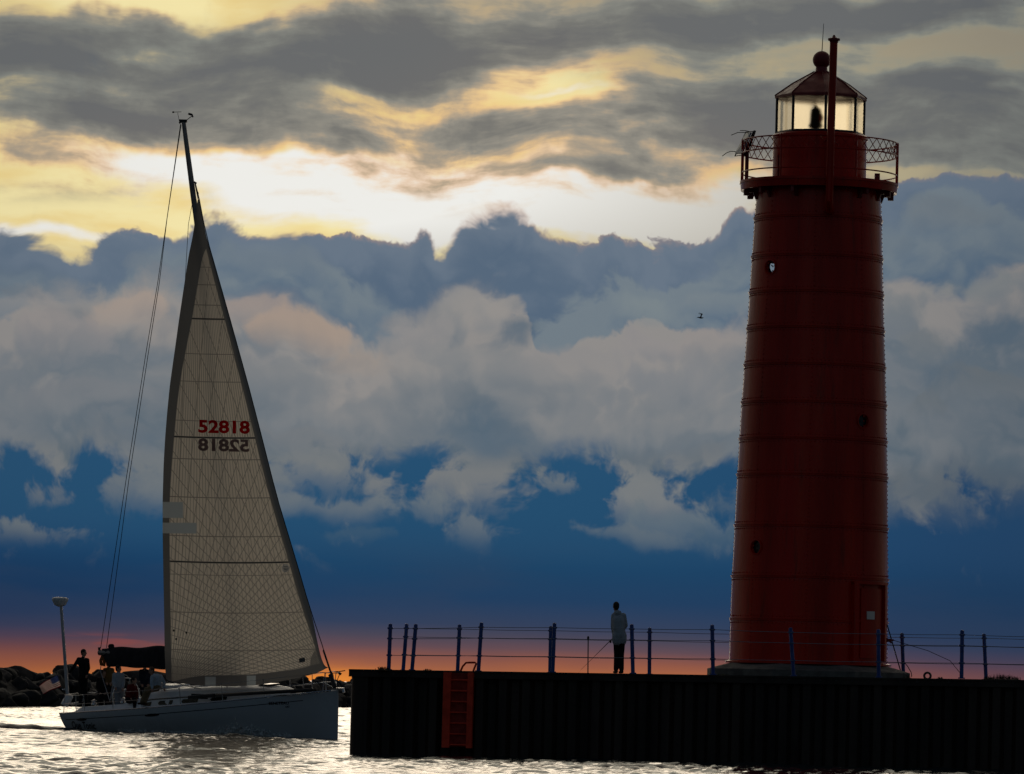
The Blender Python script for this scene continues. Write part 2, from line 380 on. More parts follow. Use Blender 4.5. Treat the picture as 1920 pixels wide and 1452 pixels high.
WIRE = paint('galvanised_wire', (0.32, 0.33, 0.36), 0.5, metal=0.6)
ROCK = paint('wet_stone', (0.026, 0.026, 0.027), 0.8, vary=0.6, scale=1.2, bump=0.05, bscale=3, rgb2=(0.009, 0.009, 0.009))
HULL = paint('hull_gelcoat', (0.56, 0.62, 0.66), 0.3, spec=0.5, vary=0.08, scale=0.6, coat=0.3)
DECK = paint('deck_gelcoat', (0.78, 0.82, 0.85), 0.4, vary=0.06, scale=2)
TINT = paint('tinted_glass', (0.01, 0.012, 0.015), 0.12)
CARBON = paint('carbon_black', (0.015, 0.015, 0.016), 0.4)
ALU = paint('mast_aluminium', (0.30, 0.29, 0.29), 0.38, metal=0.85, vary=0.2, scale=1.0)
POLE = paint('white_pole', (0.55, 0.58, 0.62), 0.35)
ROPE = paint('dark_rope', (0.03, 0.03, 0.035), 0.9)
COVER = paint('navy_canvas', (0.012, 0.014, 0.022), 0.9, vary=0.3, scale=3, bump=0.03, bscale=5)
STAIN = paint('stainless', (0.55, 0.56, 0.58), 0.25, metal=1.0)
SKIN = paint('skin', (0.42, 0.24, 0.17), 0.6)
HAIRM = paint('dark_hair', (0.018, 0.012, 0.009), 0.8)
HAIRB = paint('brown_hair', (0.11, 0.055, 0.03), 0.8)
def cloth(name, rgb): return paint(name, rgb, 0.9, spec=0.2, vary=0.25, scale=7, bump=0.02, bscale=9)

# ------------------------------------------------------------------ mesh helpers
def tag(o, label=None, cat=None, group=None, kind=None):
    if label: o['label'] = label
    if cat: o['category'] = cat
    if group: o['group'] = group
    if kind: o['kind'] = kind
    return o

def empty(name, loc=(0, 0, 0), rot=None):
    o = bpy.data.objects.new(name, None); COL.objects.link(o)
    o.location = loc
    if rot: o.rotation_euler = rot
    o.empty_display_size = 0.3
    return o

def clean_name(n): return n

class MB:
    def __init__(s): s.v = []; s.f = []; s.mi = []; s.xf = None
    def add(s, vs, fs, mi=0):
        o = len(s.v)
        if s.xf is not None: vs = [s.xf @ Vector(v) for v in vs]
        s.v += [tuple(v) for v in vs]
        s.f += [tuple(i + o for i in f) for f in fs]
        s.mi += [mi] * len(fs)
    def box(s, c, d, M=None, mi=0):
        x, y, z = d[0] / 2, d[1] / 2, d[2] / 2
        vs = [Vector((a * x, b * y, e * z)) for a in (-1, 1) for b in (-1, 1) for e in (-1, 1)]
        if M is not None: vs = [M @ v for v in vs]
        vs = [v + Vector(c) for v in vs]
        s.add(vs, [(0, 1, 3, 2), (4, 6, 7, 5), (0, 4, 5, 1), (2, 3, 7, 6), (0, 2, 6, 4), (1, 5, 7, 3)], mi)
    def tube(s, pts, r, n=8, mi=0, cap=True, closed=False, flat=1.0):
        pts = [Vector(p) for p in pts]
        k = len(pts)
        rs = r if isinstance(r, (list, tuple)) else [r] * k
        vs = []; prev = None
        for i, p in enumerate(pts):
            if closed: d = pts[(i + 1) % k] - pts[i - 1]
            else: d = pts[min(i + 1, k - 1)] - pts[max(i - 1, 0)]
            d = d.normalized() if d.length > 1e-9 else Vector((0, 0, 1))
            if prev is None:
                a = Vector((0, 0, 1)) if abs(d.z) < 0.9 else Vector((1, 0, 0))
                u = d.cross(a).normalized()
            else:
                u = (prev - d * prev.dot(d)).normalized()
            prev = u; w = d.cross(u)
            for j in range(n):
                t = 2 * PI * j / n
                vs.append(p + u * math.cos(t) * rs[i] + w * math.sin(t) * rs[i] * flat)
        fs = []
        for i in range(k if closed else k - 1):
            for j in range(n):
                a = i * n + j; b = i * n + (j + 1) % n; c = ((i + 1) % k) * n
                fs.append((a, b, c + (j + 1) % n, c + j))
        if cap and not closed:
            fs.append(tuple(range(n))[::-1]); fs.append(tuple((k - 1) * n + j for j in range(n)))
        s.add(vs, fs, mi)
    def lathe(s, prof, n=48, c=(0, 0, 0), mi=0, a0=0.0, cap=True):
        vs = []
        for r, z in prof:
            for j in range(n):
                t = a0 + 2 * PI * j / n
                vs.append((c[0] + r * math.cos(t), c[1] + r * math.sin(t), c[2] + z))
        fs = [(i * n + j, i * n + (j + 1) % n, (i + 1) * n + (j + 1) % n, (i + 1) * n + j) for i in range(len(prof) - 1) for j in range(n)]
        if cap:
            fs.append(tuple(range(n))[::-1]); fs.append(tuple((len(prof) - 1) * n + j for j in range(n)))
        s.add(vs, fs, mi)
    def grid(s, rows, mi=0, closed=False):
        nr = len(rows); nc = len(rows[0])
        vs = [p for r in rows for p in r]
        fs = []
        for i in range(nr - 1):
            for j in range(nc if closed else nc - 1):
                j2 = (j + 1) % nc
                fs.append((i * nc + j, i * nc + j2, (i + 1) * nc + j2, (i + 1) * nc + j))
        s.add(vs, fs, mi)
    def build(s, name, mats, parent=None, smooth=False, loc=None):
        me = bpy.data.meshes.new(name)
        me.from_pydata(s.v, [], s.f)
        if not isinstance(mats, (list, tuple)): mats = [mats]
        for m in mats: me.materials.append(m)
        if len(mats) > 1: me.polygons.foreach_set('material_index', s.mi)
        if smooth:
            bm = bmesh.new(); bm.from_mesh(me)
            bmesh.ops.recalc_face_normals(bm, faces=bm.faces)
            for f in bm.faces: f.smooth = True
            for e in bm.edges:
                if len(e.link_faces) == 2 and e.calc_face_angle(0) > 0.7: e.smooth = False
            bm.to_mesh(me); bm.free()
        else:
            bm = bmesh.new(); bm.from_mesh(me)
            bmesh.ops.recalc_face_normals(bm, faces=bm.faces)
            bm.to_mesh(me); bm.free()
        me.update()
        o = bpy.data.objects.new(name, me); COL.objects.link(o)
        if parent: o.parent = parent
        if loc is not None: o.location = loc
        return o

def text_mesh(txt, size, bold=0.0, shear=0.0, depth=0.004):
    cu = bpy.data.curves.new('lettering', 'FONT'); cu.body = txt; cu.size = size; cu.offset = bold; cu.shear = shear
    cu.extrude = depth; cu.align_x = 'LEFT'; cu.resolution_u = 3
    o = bpy.data.objects.new('lettering', cu)
    COL.objects.link(o)
    me = bpy.data.meshes.new_from_object(o.evaluated_get(bpy.context.evaluated_depsgraph_get()))
    vs = [v.co.copy() for v in me.vertices]; fs = [tuple(p.vertices) for p in me.polygons]
    bpy.data.objects.remove(o); bpy.data.curves.remove(cu); bpy.data.meshes.remove(me)
    return vs, fs

# ------------------------------------------------------------------ water
def height_field(x, y):
    rng = np.random.default_rng(5)
    z = np.zeros_like(x)
    for i in range(90):
        lam = 0.24 * (9.0 ** rng.random())            # 0.28 .. 3 m
        th = rng.normal(0.2, 0.8) + PI / 2
        k = 2 * PI / lam
        amp = WAVE_A * lam ** 0.95 * (0.6 + 0.8 * rng.random())
        ph = rng.random() * 2 * PI
        arg = k * (x * math.cos(th) + y * math.sin(th)) + ph
        z += amp * (np.sin(arg) + 0.25 * np.sin(2 * arg + 0.6))
    # patches of rougher and calmer water
    m = 0.75 + 0.35 * np.sin(x * 0.21 + 1.3 * np.sin(y * 0.09)) * np.sin(y * 0.13 + 0.8) + 0.15 * np.sin(x * 0.6 + y * 0.23)
    z *= m
    # stern wave trailing away behind the boat
    def ridge(p, q, h, w):
        d = np.array([q[0] - p[0], q[1] - p[1]]); L = np.hypot(*d); d /= L
        t = (x - p[0]) * d[0] + (y - p[1]) * d[1]; n = -(x - p[0]) * d[1] + (y - p[1]) * d[0]
        e = np.clip(t / 2, 0, 1) * np.clip((L - t) / 4, 0, 1)
        return h * e * (np.exp(-(n / w) ** 2) - 0.6 * np.exp(-((n - 1.6 * w) / w) ** 2))
    y = y - 7.4
    z += ridge((-14.0, 142.6), (-23.0, 140.0), 0.16, 0.5)
    z += ridge((-14.5, 144.0), (-23.0, 146.5), 0.10, 0.4)
    z += ridge((-6.6, 134.2), (-12.0, 132.0), 0.10, 0.5)
    z += ridge((-9.0, 135.4), (-13.0, 131.0), 0.06, 0.4)
    return z

def build_water():
    xs = np.arange(-27, 17.01, 0.085); ys = np.concatenate([np.arange(68, 160, 0.125), np.arange(160, 400, 0.4)])
    X, Yg = np.meshgrid(xs, ys)
    Z = height_field(X, Yg)
    fade = np.clip((X + 27) / 2, 0, 1) * np.clip((17 - X) / 2, 0, 1) * np.clip((400 - Yg) / 60, 0, 1) * np.clip((Yg - 68) / 2, 0, 1)
    Z *= fade
    nx, ny = len(xs), len(ys)
    co = np.stack([X, Yg, Z], -1).reshape(-1, 3).astype(np.float32)
    idx = np.arange(nx * ny).reshape(ny, nx)
    q = np.stack([idx[:-1, :-1], idx[:-1, 1:], idx[1:, 1:], idx[1:, :-1]], -1).reshape(-1, 4)
    # flat lake around the patch, out to the horizon
    big = 26000.0
    o = len(co)
    ring = [(-27, 68), (17, 68), (17, 400), (-27, 400), (-big, -2000), (big, -2000), (big, big), (-big, big)]
    co = np.vstack([co, np.array([(a, b, 0.0) for a, b in ring], np.float32)])
    extra = np.array([(4, 5, 1, 0), (5, 6, 2, 1), (6, 7, 3, 2), (7, 4, 0, 3)]) + o
    q = np.vstack([q, extra])
    me = bpy.data.meshes.new('water')
    me.vertices.add(len(co)); me.vertices.foreach_set('co', co.ravel())
    me.loops.add(q.size); me.loops.foreach_set('vertex_index', q.ravel().astype(np.int32))
    me.polygons.add(len(q)); me.polygons.foreach_set('loop_start', np.arange(0, q.size, 4, dtype=np.int32))
    me.polygons.foreach_set('use_smooth', np.ones(len(q), bool))
    me.update(calc_edges=True)
    m, t, out = new_mat('lake_water')
    qg = G(t)
    b = t.nodes.new('ShaderNodeBsdfPrincipled')
    b.inputs['Base Color'].default_value = (0.010, 0.020, 0.026, 1)
    b.inputs['Roughness'].default_value = 0.05; b.inputs['IOR'].default_value = 1.33
    tc = t.nodes.new('ShaderNodeTexCoord')
    n1 = qg.noise(tc.outputs['Object'], 7.0, 4, 0.6, dim='3D')
    bn = t.nodes.new('ShaderNodeBump'); bn.inputs['Strength'].default_value = 1.0; bn.inputs['Distance'].default_value = 0.014
    qg.put(bn.inputs['Height'], n1); t.links.new(bn.outputs[0], b.inputs['Normal'])
    t.links.new(b.outputs[0], out.inputs[0])
    me.materials.append(m)
    ob = bpy.data.objects.new('water', me); COL.objects.link(ob)
    tag(ob, kind='structure')

# ------------------------------------------------------------------ pier
WL, WR = at(652, 1412, 110.0), at(1925, 1449, 107.5)      # foot of the near wall, at the waterline
def wall_xy(t):                                            # t along the near wall from its free end
    return Vector((WL.x + (WR.x - WL.x) * t, WL.y + (WR.y - WL.y) * t, 0))
def deck_z(x):                                             # the deck rises a little towards the shore
    t = (x - WL.x) / (WR.x - WL.x)
    return 2.215 + 0.19 * max(-0.05, min(3.0, t))
PDIR = Vector((WR.x - WL.x, WR.y - WL.y, 0)).normalized()
PBACK = Vector((-PDIR.y, PDIR.x, 0))
P_LEN, P_W = 60.0, 11.5
def pier_pt(a, b, z=0.0):                                  # a along, b across (0 = near face)
    v = Vector((WL.x, WL.y, 0)) + PDIR * a + PBACK * b
    return Vector((v.x, v.y, z))

def build_pier():
    root = empty('pier', pier_pt(0, 0))
    tag(root, 'dark steel sheet-piled pier end that carries the red lighthouse', 'pier')
    W = Matrix.Translation(-root.location)
    # corrugated sheet piling, near face, end face, far face
    mb = MB(); mb.xf = W
    def pile_run(fn, length):
        rows_t, rows_b = [], []
        a = 0.0; per = 0.62; k = 0
        pts = []
        while a < length:
            for da, off in ((0, 0.0), (0.20, 0.0), (0.31, 0.20), (0.51, 0.20)):
                pts.append((min(a + da, length), off))
            a += per
        pts.append((length, 0.0))
        zb = -1.5
        top = []; bot = []
        for aa, off in pts:
            p = fn(aa, off); zt = deck_z(p.x) - 0.14
            top.append(Vector((p.x, p.y, zt))); bot.append(Vector((p.x, p.y, zb)))
        mb.grid([bot, top])
    pile_run(lambda a, o: pier_pt(0.25 + a, 0.03 + o), P_LEN)
    pile_run(lambda a, o: pier_pt(0.03 + o, 0.25 + a), P_W - .5)
    pile_run(lambda a, o: pier_pt(0.25 + a, P_W - 0.03 - o), P_LEN)
    mb.build('sheet_piling', STEEL_DK, root)
    # rounded corner
    mb = MB(); mb.xf = W
    p = pier_pt(0.22, 0.22)
    mb.tube([(p.x, p.y, -1.5), (p.x, p.y, deck_z(p.x) - 0.02)], 0.24, 12)
    mb.build('corner_pile', STEEL_DK, root, smooth=True)
    # cap beam with bolt holes
    mb = MB(); mb.xf = W
    for (s0, s1) in (((-0.06, -0.06), (P_LEN, -0.06)), ((-0.06, -0.06), (-0.06, P_W + 0.06))):
        A = pier_pt(*s0); B = pier_pt(*s1)
        inn = PBACK if s0[1] == s1[1] else PDIR
        za, zb = deck_z(A.x), deck_z(B.x)
        def quadbox(d0, d1, t0, t1):
            vs = []
            for P_, z_ in ((A, za), (B, zb)):
                for dd, zz in ((d0, t0), (d1, t0), (d1, t1), (d0, t1)):
                    q = P_ + inn * dd; vs.append((q.x, q.y, z_ + zz))
            mb.add(vs, [(0, 1, 2, 3), (7, 6, 5, 4), (0, 4, 5, 1), (1, 5, 6, 2), (2, 6, 7, 3), (3, 7, 4, 0)])
        quadbox(0.0, 0.30, -0.035, 0.012)
        quadbox(0.03, 0.06, -0.16, -0.035)
        quadbox(0.0, 0.10, -0.185, -0.16)
    mb.build('cap_beam', STEEL_DK, root)
    mb = MB(); mb.xf = W
    for i in range(90):
        q = pier_pt(0.3 + i * 0.42, -0.035, 0); z = deck_z(q.x) - 0.1
        mb.lathe([(0.03, 0), (0.03, 0.02)], 8)
        mb.v = mb.v
        k = len(mb.v)
        rotm = Matrix.Translation((q.x, q.y, z)) @ Matrix.Rotation(PI / 2, 4, 'X')
        for j in range(k - 16, k):
            v = Vector(mb.v[j]) + root.location
            mb.v[j] = tuple(W @ (rotm @ v))
    mb.build('bolt_heads', BLACK, root)  # round bolt heads spaced along the cap beam, one mesh
    # deck slab
    mb = MB(); mb.xf = W
    top = [pier_pt(0.29, 0.29), pier_pt(P_LEN, 0.29), pier_pt(P_LEN, P_W - 0.29), pier_pt(0.29, P_W - 0.29)]
    vs = [(p.x, p.y, deck_z(p.x) + 0.002) for p in top] + [(p.x, p.y, deck_z(p.x) - 0.5) for p in top]
    mb.add(vs, [(0, 1, 2, 3), (7, 6, 5, 4), (0, 4, 5, 1), (1, 5, 6, 2), (2, 6, 7, 3), (3, 7, 4, 0)])
    mb.build('deck', CONC, root)
    # mooring ring standing on the edge
    mb = MB(); mb.xf = W
    c = at(1748, 1268, wall_xy(.86).y + 0.35)
    c.z = deck_z(c.x) + 0.06
    mb.tube([(c.x + 0.085 * math.cos(t * PI / 8), c.y, c.z + 0.085 * math.sin(t * PI / 8)) for t in range(16)], 0.03, 8, closed=True)
    mb.build('mooring_ring', BLACK, root, smooth=True)
    # escape ladder recessed in the wall
    lad = empty('ladder', (0, 0, 0)); lad.parent = root
    tag(lad, 'red ladder bolted down the pier wall')
    x0 = at(838, 1330, 109.7); x1 = at(880, 1330, 109.7)
    mbr = MB(); mbr.xf = W
    def along(x): return (x - WL.x) / (WR.x - WL.x) * (WR - WL).length
    a0, a1 = along(x0.x), along(x1.x)
    def vrail(a, w, name, z0, proud, thick=0.10):
        mb = MB(); mb.xf = W
        q0 = pier_pt(a - w / 2, proud); zt = deck_z(q0.x) - 0.03
        vs = []
        for z in (z0, zt):
            for aa, bb in ((a - w / 2, proud), (a + w / 2, proud), (a + w / 2, proud + thick), (a - w / 2, proud + thick)):
                q = pier_pt(aa, bb); vs.append((q.x, q.y, z))
        mb.add(vs, [(0, 1, 2, 3), (7, 6, 5, 4), (0, 4, 5, 1), (1, 5, 6, 2), (2, 6, 7, 3), (3, 7, 4, 0)])
        return mb.build(name, RED_L, lad)
    vrail(a0, 0.20, 'rail', 0.22, -0.20, 0.20)
    vrail(a1 + 0.03, 0.15, 'rail', 0.22, -0.20, 0.20)
    mb = MB(); mb.xf = W                                   # back plate
    vs = []
    for z in (0.25, deck_z(x0.x) - 0.04):
        for aa, bb in ((a0, -0.07), (a1, -0.07), (a1, 0.0), (a0, 0.0)):
            q = pier_pt(aa, bb); vs.append((q.x, q.y, z))
    mb.add(vs, [(0, 1, 2, 3), (7, 6, 5, 4), (0, 4, 5, 1), (1, 5, 6, 2), (2, 6, 7, 3), (3, 7, 4, 0)])
    mb.build('back_plate', paint('ladder_back_red', (0.40, 0.022, 0.010), 0.7, vary=0.4, scale=4), lad)
    for i in range(7):
        z = 0.30 + i * 0.285
        mb = MB(); mb.xf = W
        mb.tube([pier_pt(a0 + 0.05, -0.15, z), pier_pt(a1 - 0.02, -0.15, z)], 0.022, 8)
        mb.build('rung', RED_L, lad, smooth=True)
    mb = MB(); mb.xf = W
    zt = deck_z(x0.x)
    Yh = pier_pt(a1, 0.1).y
    hp = [at(862, 1257, Yh), at(867, 1250, Yh), at(873, 1243.5, Yh), at(880, 1243, Yh), at(890, 1243, Yh), at(892.5, 1245, Yh), at(890, 1251, Yh), at(886, 1258, Yh)]
    hp[0].z = zt - 0.02; hp[-1].z = zt - 0.02
    mb.tube(hp, 0.027, 8)
    mb.build('hand_hoop', RED_L, lad, smooth=True)
    return root

# ------------------------------------------------------------------ cable fences on the deck
def build_fence(name, label, posts, b_off, levels, ht):
    """posts: (px_top, py_top, px_bottom) ; b_off: metres back from the wall face"""
    root = empty(name, pier_pt(0, b_off(0.0)))
    tag(root, label, 'fence', 'blue post and cable fences on the pier')
    W = Matrix.Translation(-root.location)
    tops = []; bots = []
    for (xt, yt, xb) in posts:
        Y = 112.0
        for _ in range(4):
            p = at(xb, 1262, Y); a = (p.x - WL.x) / PDIR.x
            Y = pier_pt(a, b_off(a)).y
        T = at(xt, yt, Y); B = at(xb, 1262, Y); B.z = deck_z(B.x)
        mb = MB(); mb.xf = W
        mb.tube([B, B.lerp(T, 0.97), B.lerp(T, 0.99), T + (T - B).normalized() * 0.0], [0.052, 0.052, 0.045, 0.018], 12)
        d = (T - B).normalized()
        mb.tube([B, B + d * 0.03], 0.09, 12)
        for lv in levels:
            q = B.lerp(T, lv); mb.box(q, (0.15, 0.05, 0.045))
        mb.build('post', BLUE, root, smooth=True)
        tops.append(T); bots.append(B)
    for lv in levels:
        mb = MB(); mb.xf = W
        pts = []
        for i in range(len(posts)):
            q = bots[i].lerp(tops[i], lv) + Vector((0, -0.055, 0))
            if i > 0:
                a = pts[-1]; mid = a.lerp(q, 0.5); mid.z -= 0.004 * (q - a).length
                pts.append(mid)
            pts.append(q)
        mb.tube(pts, 0.0085, 6)
        mb.build('cable', WIRE, root)
    return root, tops, bots

def build_fences():
    near = [(730.5, 1169.5, 727), (778.5, 1170, 771), (902.5, 1167, 896.5), (1040.5, 1167.5, 1037), (1186.5, 1170, 1189), (1339, 1171, 1341),
            (1487.5, 1176.5, 1494), (1654.5, 1179.5, 1655.5), (1814, 1181, 1813), (1985, 1186, 1984), (2150, 1190, 2150)]
    far = [(763, 1170.5, 756), (862, 1172, 858), (1032.5, 1175, 1031), (1217.5, 1178, 1217), (1384, 1182, 1386), (1530, 1186, 1530), (1688.5, 1188, 1692), (1841.5, 1189.5, 1846),
           (1998, 1193, 2000), (2150, 1196, 2150)]
    build_fence('cable_fence', 'nearer blue post and cable fence along the edge of the pier wall', near, lambda a: 0.35, (0.90, 0.68, 0.32), 1.27)
    build_fence('cable_fence', 'farther blue post and cable fence that passes behind the red tower', far, lambda a: 5.4 + a * 0.21, (0.90, 0.72, 0.34), 1.27)
    # thin marker pole
    Y = pier_pt(5.5, 1.1).y
    B = at(1103.5, 1262, Y); B.z = deck_z(B.x); T = at(1104, 1194.5, Y)
    root = empty('marker_pole', B); tag(root, 'thin short grey pole with a dark knob between two blue fence posts', 'pole')
    mb = MB(); mb.xf = Matrix.Translation(-B)
    mb.tube([B, T], 0.016, 8); mb.build('shaft', paint('grey_pole', (0.12, 0.12, 0.14), 0.5), root)
    mb = MB(); mb.xf = Matrix.Translation(-B)
    mb.tube([T - Vector((0, 0, 0.09)), T - Vector((0, 0, .06)), T, T + Vector((0, 0, 0.02))], [0.02, 0.032, 0.03, 0.012], 10)
    mb.build('knob', BLACK, root, smooth=True)

def build_weeds():
    rng = random.Random(3)
    spots = [(714, 12, 0.11), (720, 8, 0.1), (1868, 10, 0.10), (1884, 22, 0.16), (1900, 16, 0.12), (1709, 6, 0.12), (1858, 8, .08), (800, 8, 0.06), (1360, 8, 0.05), (1770, 5, .05), (1912, 10, .1)]
    gm = paint('dry_grass', (0.05, 0.05, 0.02), 0.9)
    for i, (px, n, h) in enumerate(spots):
        Y = pier_pt(6, 0.5).y - 0.02 * (px - 1000) / 71 * 1.2
        c = at(px, 1262, Y); c.z = deck_z(c.x)
        mb = MB()
        for k in range(n * 4):
            a = rng.uniform(0, 2 * PI); r = rng.uniform(0, 0.12) * (n / 10); hh = h * rng.uniform(0.4, 1.2)
            b = Vector((math.cos(a) * r * 1.5, math.sin(a) * r * 0.6, 0)); ln = Vector((rng.uniform(-.6, .6), rng.uniform(-.3, .3), 1)).normalized()
            m1 = b + ln * hh * 0.6; t = b + ln * hh + Vector((ln.x * hh * .4, 0, -hh * .1)); w = Vector((0.005, 0.002, 0))
            mb.add([b - w, b + w, m1 + w, t, m1 - w], [(0, 1, 2, 3, 4)])
        mb.lathe([(0.06 * n / 10 + .04, -0.03), (0.12 * n / 10 + .03, 0.0), (0.05 * n / 10, 0.012)], 8)
        o = mb.build('weed_tuft', gm, None, loc=c)
        o['category'] = 'plant'
        o['group'] = 'weeds on the pier edge'
        o['label'] = ['wispy tuft of weeds at the free end of the pier', 'small weed sprig just before the first blue fence post', 'low weed sprig between the last two blue posts in view',
                      'widest tuft of dry weeds on the pier edge past the last post', 'ragged weed tuft farthest out along the pier edge past the last thin post', 'small weed sprig beside the lighthouse plinth corner',
                      'tiny weed sprig next to the last thin blue post', 'flat weed sprig between the second and third near posts', 'tiny weed sprig in front of the lighthouse plinth',
                      'tiny weed sprig past the mooring ring', 'small weed tuft at the picture edge of the pier'][i]

# ------------------------------------------------------------------ lighthouse
def build_lighthouse():
    TY = 114.45
    base = at(1514.5, 1248, TY)
    top = at(1538.5, 140, TY)
    cx = (base.x + top.x) / 2
    C = Vector((cx, TY, 0))
    def zat(py, px=None):
        # height of a point on the tower axis that shows at photo row py
        px = 1514.5 + (1248 - py) * 0.0217 if px is None else px
        return at(px, py, TY).z
    mpp = TY / SURV_F * 1.0055
    z0 = zat(1247)
    root = empty('lighthouse', (cx, TY, z0))
    tag(root, 'tall tapering dark red riveted iron lighthouse with glazed lantern on the pier', 'lighthouse')
    W = Matrix.Translation(-root.location)
    def M():
        m = MB(); m.xf = W; return m
    # shell radii (photo half widths)
    secs = [(1247, 146.5), (1165, 146), (1085, 145), (990, 142), (895, 139.5), (828, 137), (760, 134.5), (690, 131), (622, 127.5), (555, 124.5), (488, 121.5), (416, 118.5), (362, 115.5)]
    rings = [(zat(y), r * mpp) for y, r in secs]
    def radius(z):
        for (a, ra), (b, rb) in zip(rings, rings[1:]):
            if a <= z <= b: return ra + (rb - ra) * (z - a) / (b - a)
        return rings[0][1] if z < rings[0][0] else rings[-1][1]
    camd = Vector((-C.x, -C.y, 0)).normalized()            # towards the viewpoint
    side = Vector((camd.y, -camd.x, 0))                    # positive = photo left?
    if side.x < 0: side = -side                            # positive = to the right seen from the viewpoint
    def surf(off, z, dr=0.0, front=True):
        """point on the shell at a sideways offset (m) from the axis"""
        r = radius(z) + dr; off = max(-r * .999, min(r * .999, off))
        d = math.sqrt(r * r - off * off)
        p = C + side * off + camd * (d if front else -d)
        return Vector((p.x, p.y, z))
    # portholes: photo px, py, radius in metres
    holes = []
    for (px, py, open_) in ((1444.0, 512, True), (1618.5, 794, False), (1418.5, 1032, False)):
        z = zat(py); axis_px = 1514.5 + (1248 - py) * 0.0217
        off = (px - axis_px) * mpp * 0.985
        holes.append((off, z, open_))
    hr = 0.185
    o0, zh, _ = holes[0]
    rr = radius(zh); back_z = zh + 2 * math.sqrt(rr * rr - o0 * o0) * (zh - CAMZ) / TY - 0.05
    open_pts = [(surf(o0, zh), hr), (surf(o0 + 0.02, back_z, front=False), hr)] + [(surf(o_, z_), hr) for o_, z_, _q in holes[1:]]
    mb = M()
    NS = 192
    for (za, ra), (zb, rb) in zip(rings, rings[1:]):
        nz = max(2, int((zb - za) / 0.07))
        vs = []; fs = []
        for i in range(nz + 1):
            z = za + (zb - za) * i / nz; r = ra + (rb - ra) * i / nz
            r -= 0.012 if i == nz else 0.0
            for j in range(NS):
                t = 2 * PI * j / NS
                vs.append(Vector((C.x + r * math.cos(t), C.y + r * math.sin(t), z)))
        for i in range(nz):
            for j in range(NS):
                f = (i * NS + j, i * NS + (j + 1) % NS, (i + 1) * NS + (j + 1) % NS, (i + 1) * NS + j)
                c = (vs[f[0]] + vs[f[2]]) / 2
                if any((c - q).length < h for q, h in open_pts): continue
                fs.append(f)
        mb.add(vs, fs)
    mb.build('tower_shell', RED, root, smooth=True)
    # lap bands
    for k, (z, r) in enumerate(rings[1:-1]):
        m = M(); m.lathe([(r - 0.02, -0.045), (r + 0.028, -0.045), (r + 0.030, 0.0), (r + 0.045, 0.004), (r + 0.045, 0.028), (r - 0.02, 0.03)], 128, (C.x, C.y, z), cap=False)
        m.build('lap_band', RED, root, smooth=False)
    # rivets: rows beside every band and up the vertical seams
    m = M()
    def rivet(t, z, s=0.024):
        r = radius(z) + 0.002
        n = Vector((math.cos(t), math.sin(t), 0)); u = Vector((-n.y, n.x, 0)); w = Vector((0, 0, 1))
        c = Vector((C.x, C.y, z)) + n * r
        vs = [c + (u * math.cos(a) + w * math.sin(a)) * s for a in [i * PI / 3 for i in range(6)]]
        vs += [c + n * s * 0.55 + (u * math.cos(a) + w * math.sin(a)) * s * 0.7 for a in [i * PI / 3 for i in range(6)]]
        fs = [(i, (i + 1) % 6, 6 + (i + 1) % 6, 6 + i) for i in range(6)] + [tuple(range(6, 12))]
        m.add(vs, fs)
    for (z, r) in rings[1:-1]:
        for j in range(110):
            for dz in (0.085, -0.10): rivet(2 * PI * j / 110, z + dz)
    view = math.atan2(camd.y, camd.x)
    for (za, ra), (zb, rb) in zip(rings, rings[1:]):
        k = int((zb - za) / 0.115)
        for j in range(8):
            t = view + PI / 2 * 0.985 + j * PI / 4
            for i in range(1, k): rivet(t, za + (zb - za) * i / k, 0.026)
    m.build('rivets', RED, root)
    # foot flange, floor plates
    m = M(); r = rings[0][1]
    m.lathe([(r, 0.0), (r + 0.12, 0.0), (r + 0.12, 0.05), (r, 0.07)], 96, (C.x, C.y, z0), cap=False); m.build('foot_flange', RED, root)
    # porthole windows
    GL = paint('porthole_glass', (0.012, 0.013, 0.016), 0.2)
    for i, (off, z, open_) in enumerate(holes):
        c = surf(off, z); n = Vector((c.x - C.x, c.y - C.y, 0)).normalized(); u = Vector((-n.y, n.x, 0)); w = Vector((0, 0, 1))
        w_root = M()
        K = 32
        prof = [(0.225, -0.03), (0.225, 0.022), (0.185, 0.026), (0.175, 0.0), (0.175, -0.10)]
        rows = [[c + n * d + (u * math.cos(2 * PI * a / K) + w * math.sin(2 * PI * a / K)) * rad for a in range(K)] for rad, d in prof]
        w_root.grid(rows, closed=True)
        win = w_root.build('window', RED, root, smooth=True)
        if not open_:
            q = M(); q.add([c + n * -0.075 + (u * math.cos(2 * PI * a / K) + w * math.sin(2 * PI * a / K)) * 0.18 for a in range(K)], [tuple(range(K))])
            p = q.build('pane', GL, win)
        else:
            c2 = surf(off + 0.02, back_z, front=False); n2 = Vector((c2.x - C.x, c2.y - C.y, 0)).normalized(); u2 = Vector((-n2.y, n2.x, 0))
            q = M(); rows = [[c2 + n2 * d + (u2 * math.cos(2 * PI * a / K) + w * math.sin(2 * PI * a / K)) * rad for a in range(K)] for rad, d in [(0.25, -0.04), (0.25, 0.05), (0.155, 0.05), (0.155, -0.04)]]
            q.grid(rows, closed=True); q.build('window', RED_DK, root, smooth=True)
    # door in its raised surround
    def cyl(off_ang, z, dr):
        t = view + off_ang
        r = radius(z) + dr
        return Vector((C.x + r * math.cos(t), C.y + r * math.sin(t), z))
    sgn = -1 if (Vector((math.cos(view + 0.3), math.sin(view + 0.3), 0)).dot(side) > 0) is False else 1
    zd0, zd1 = zat(1240) - 0.0, zat(1093)
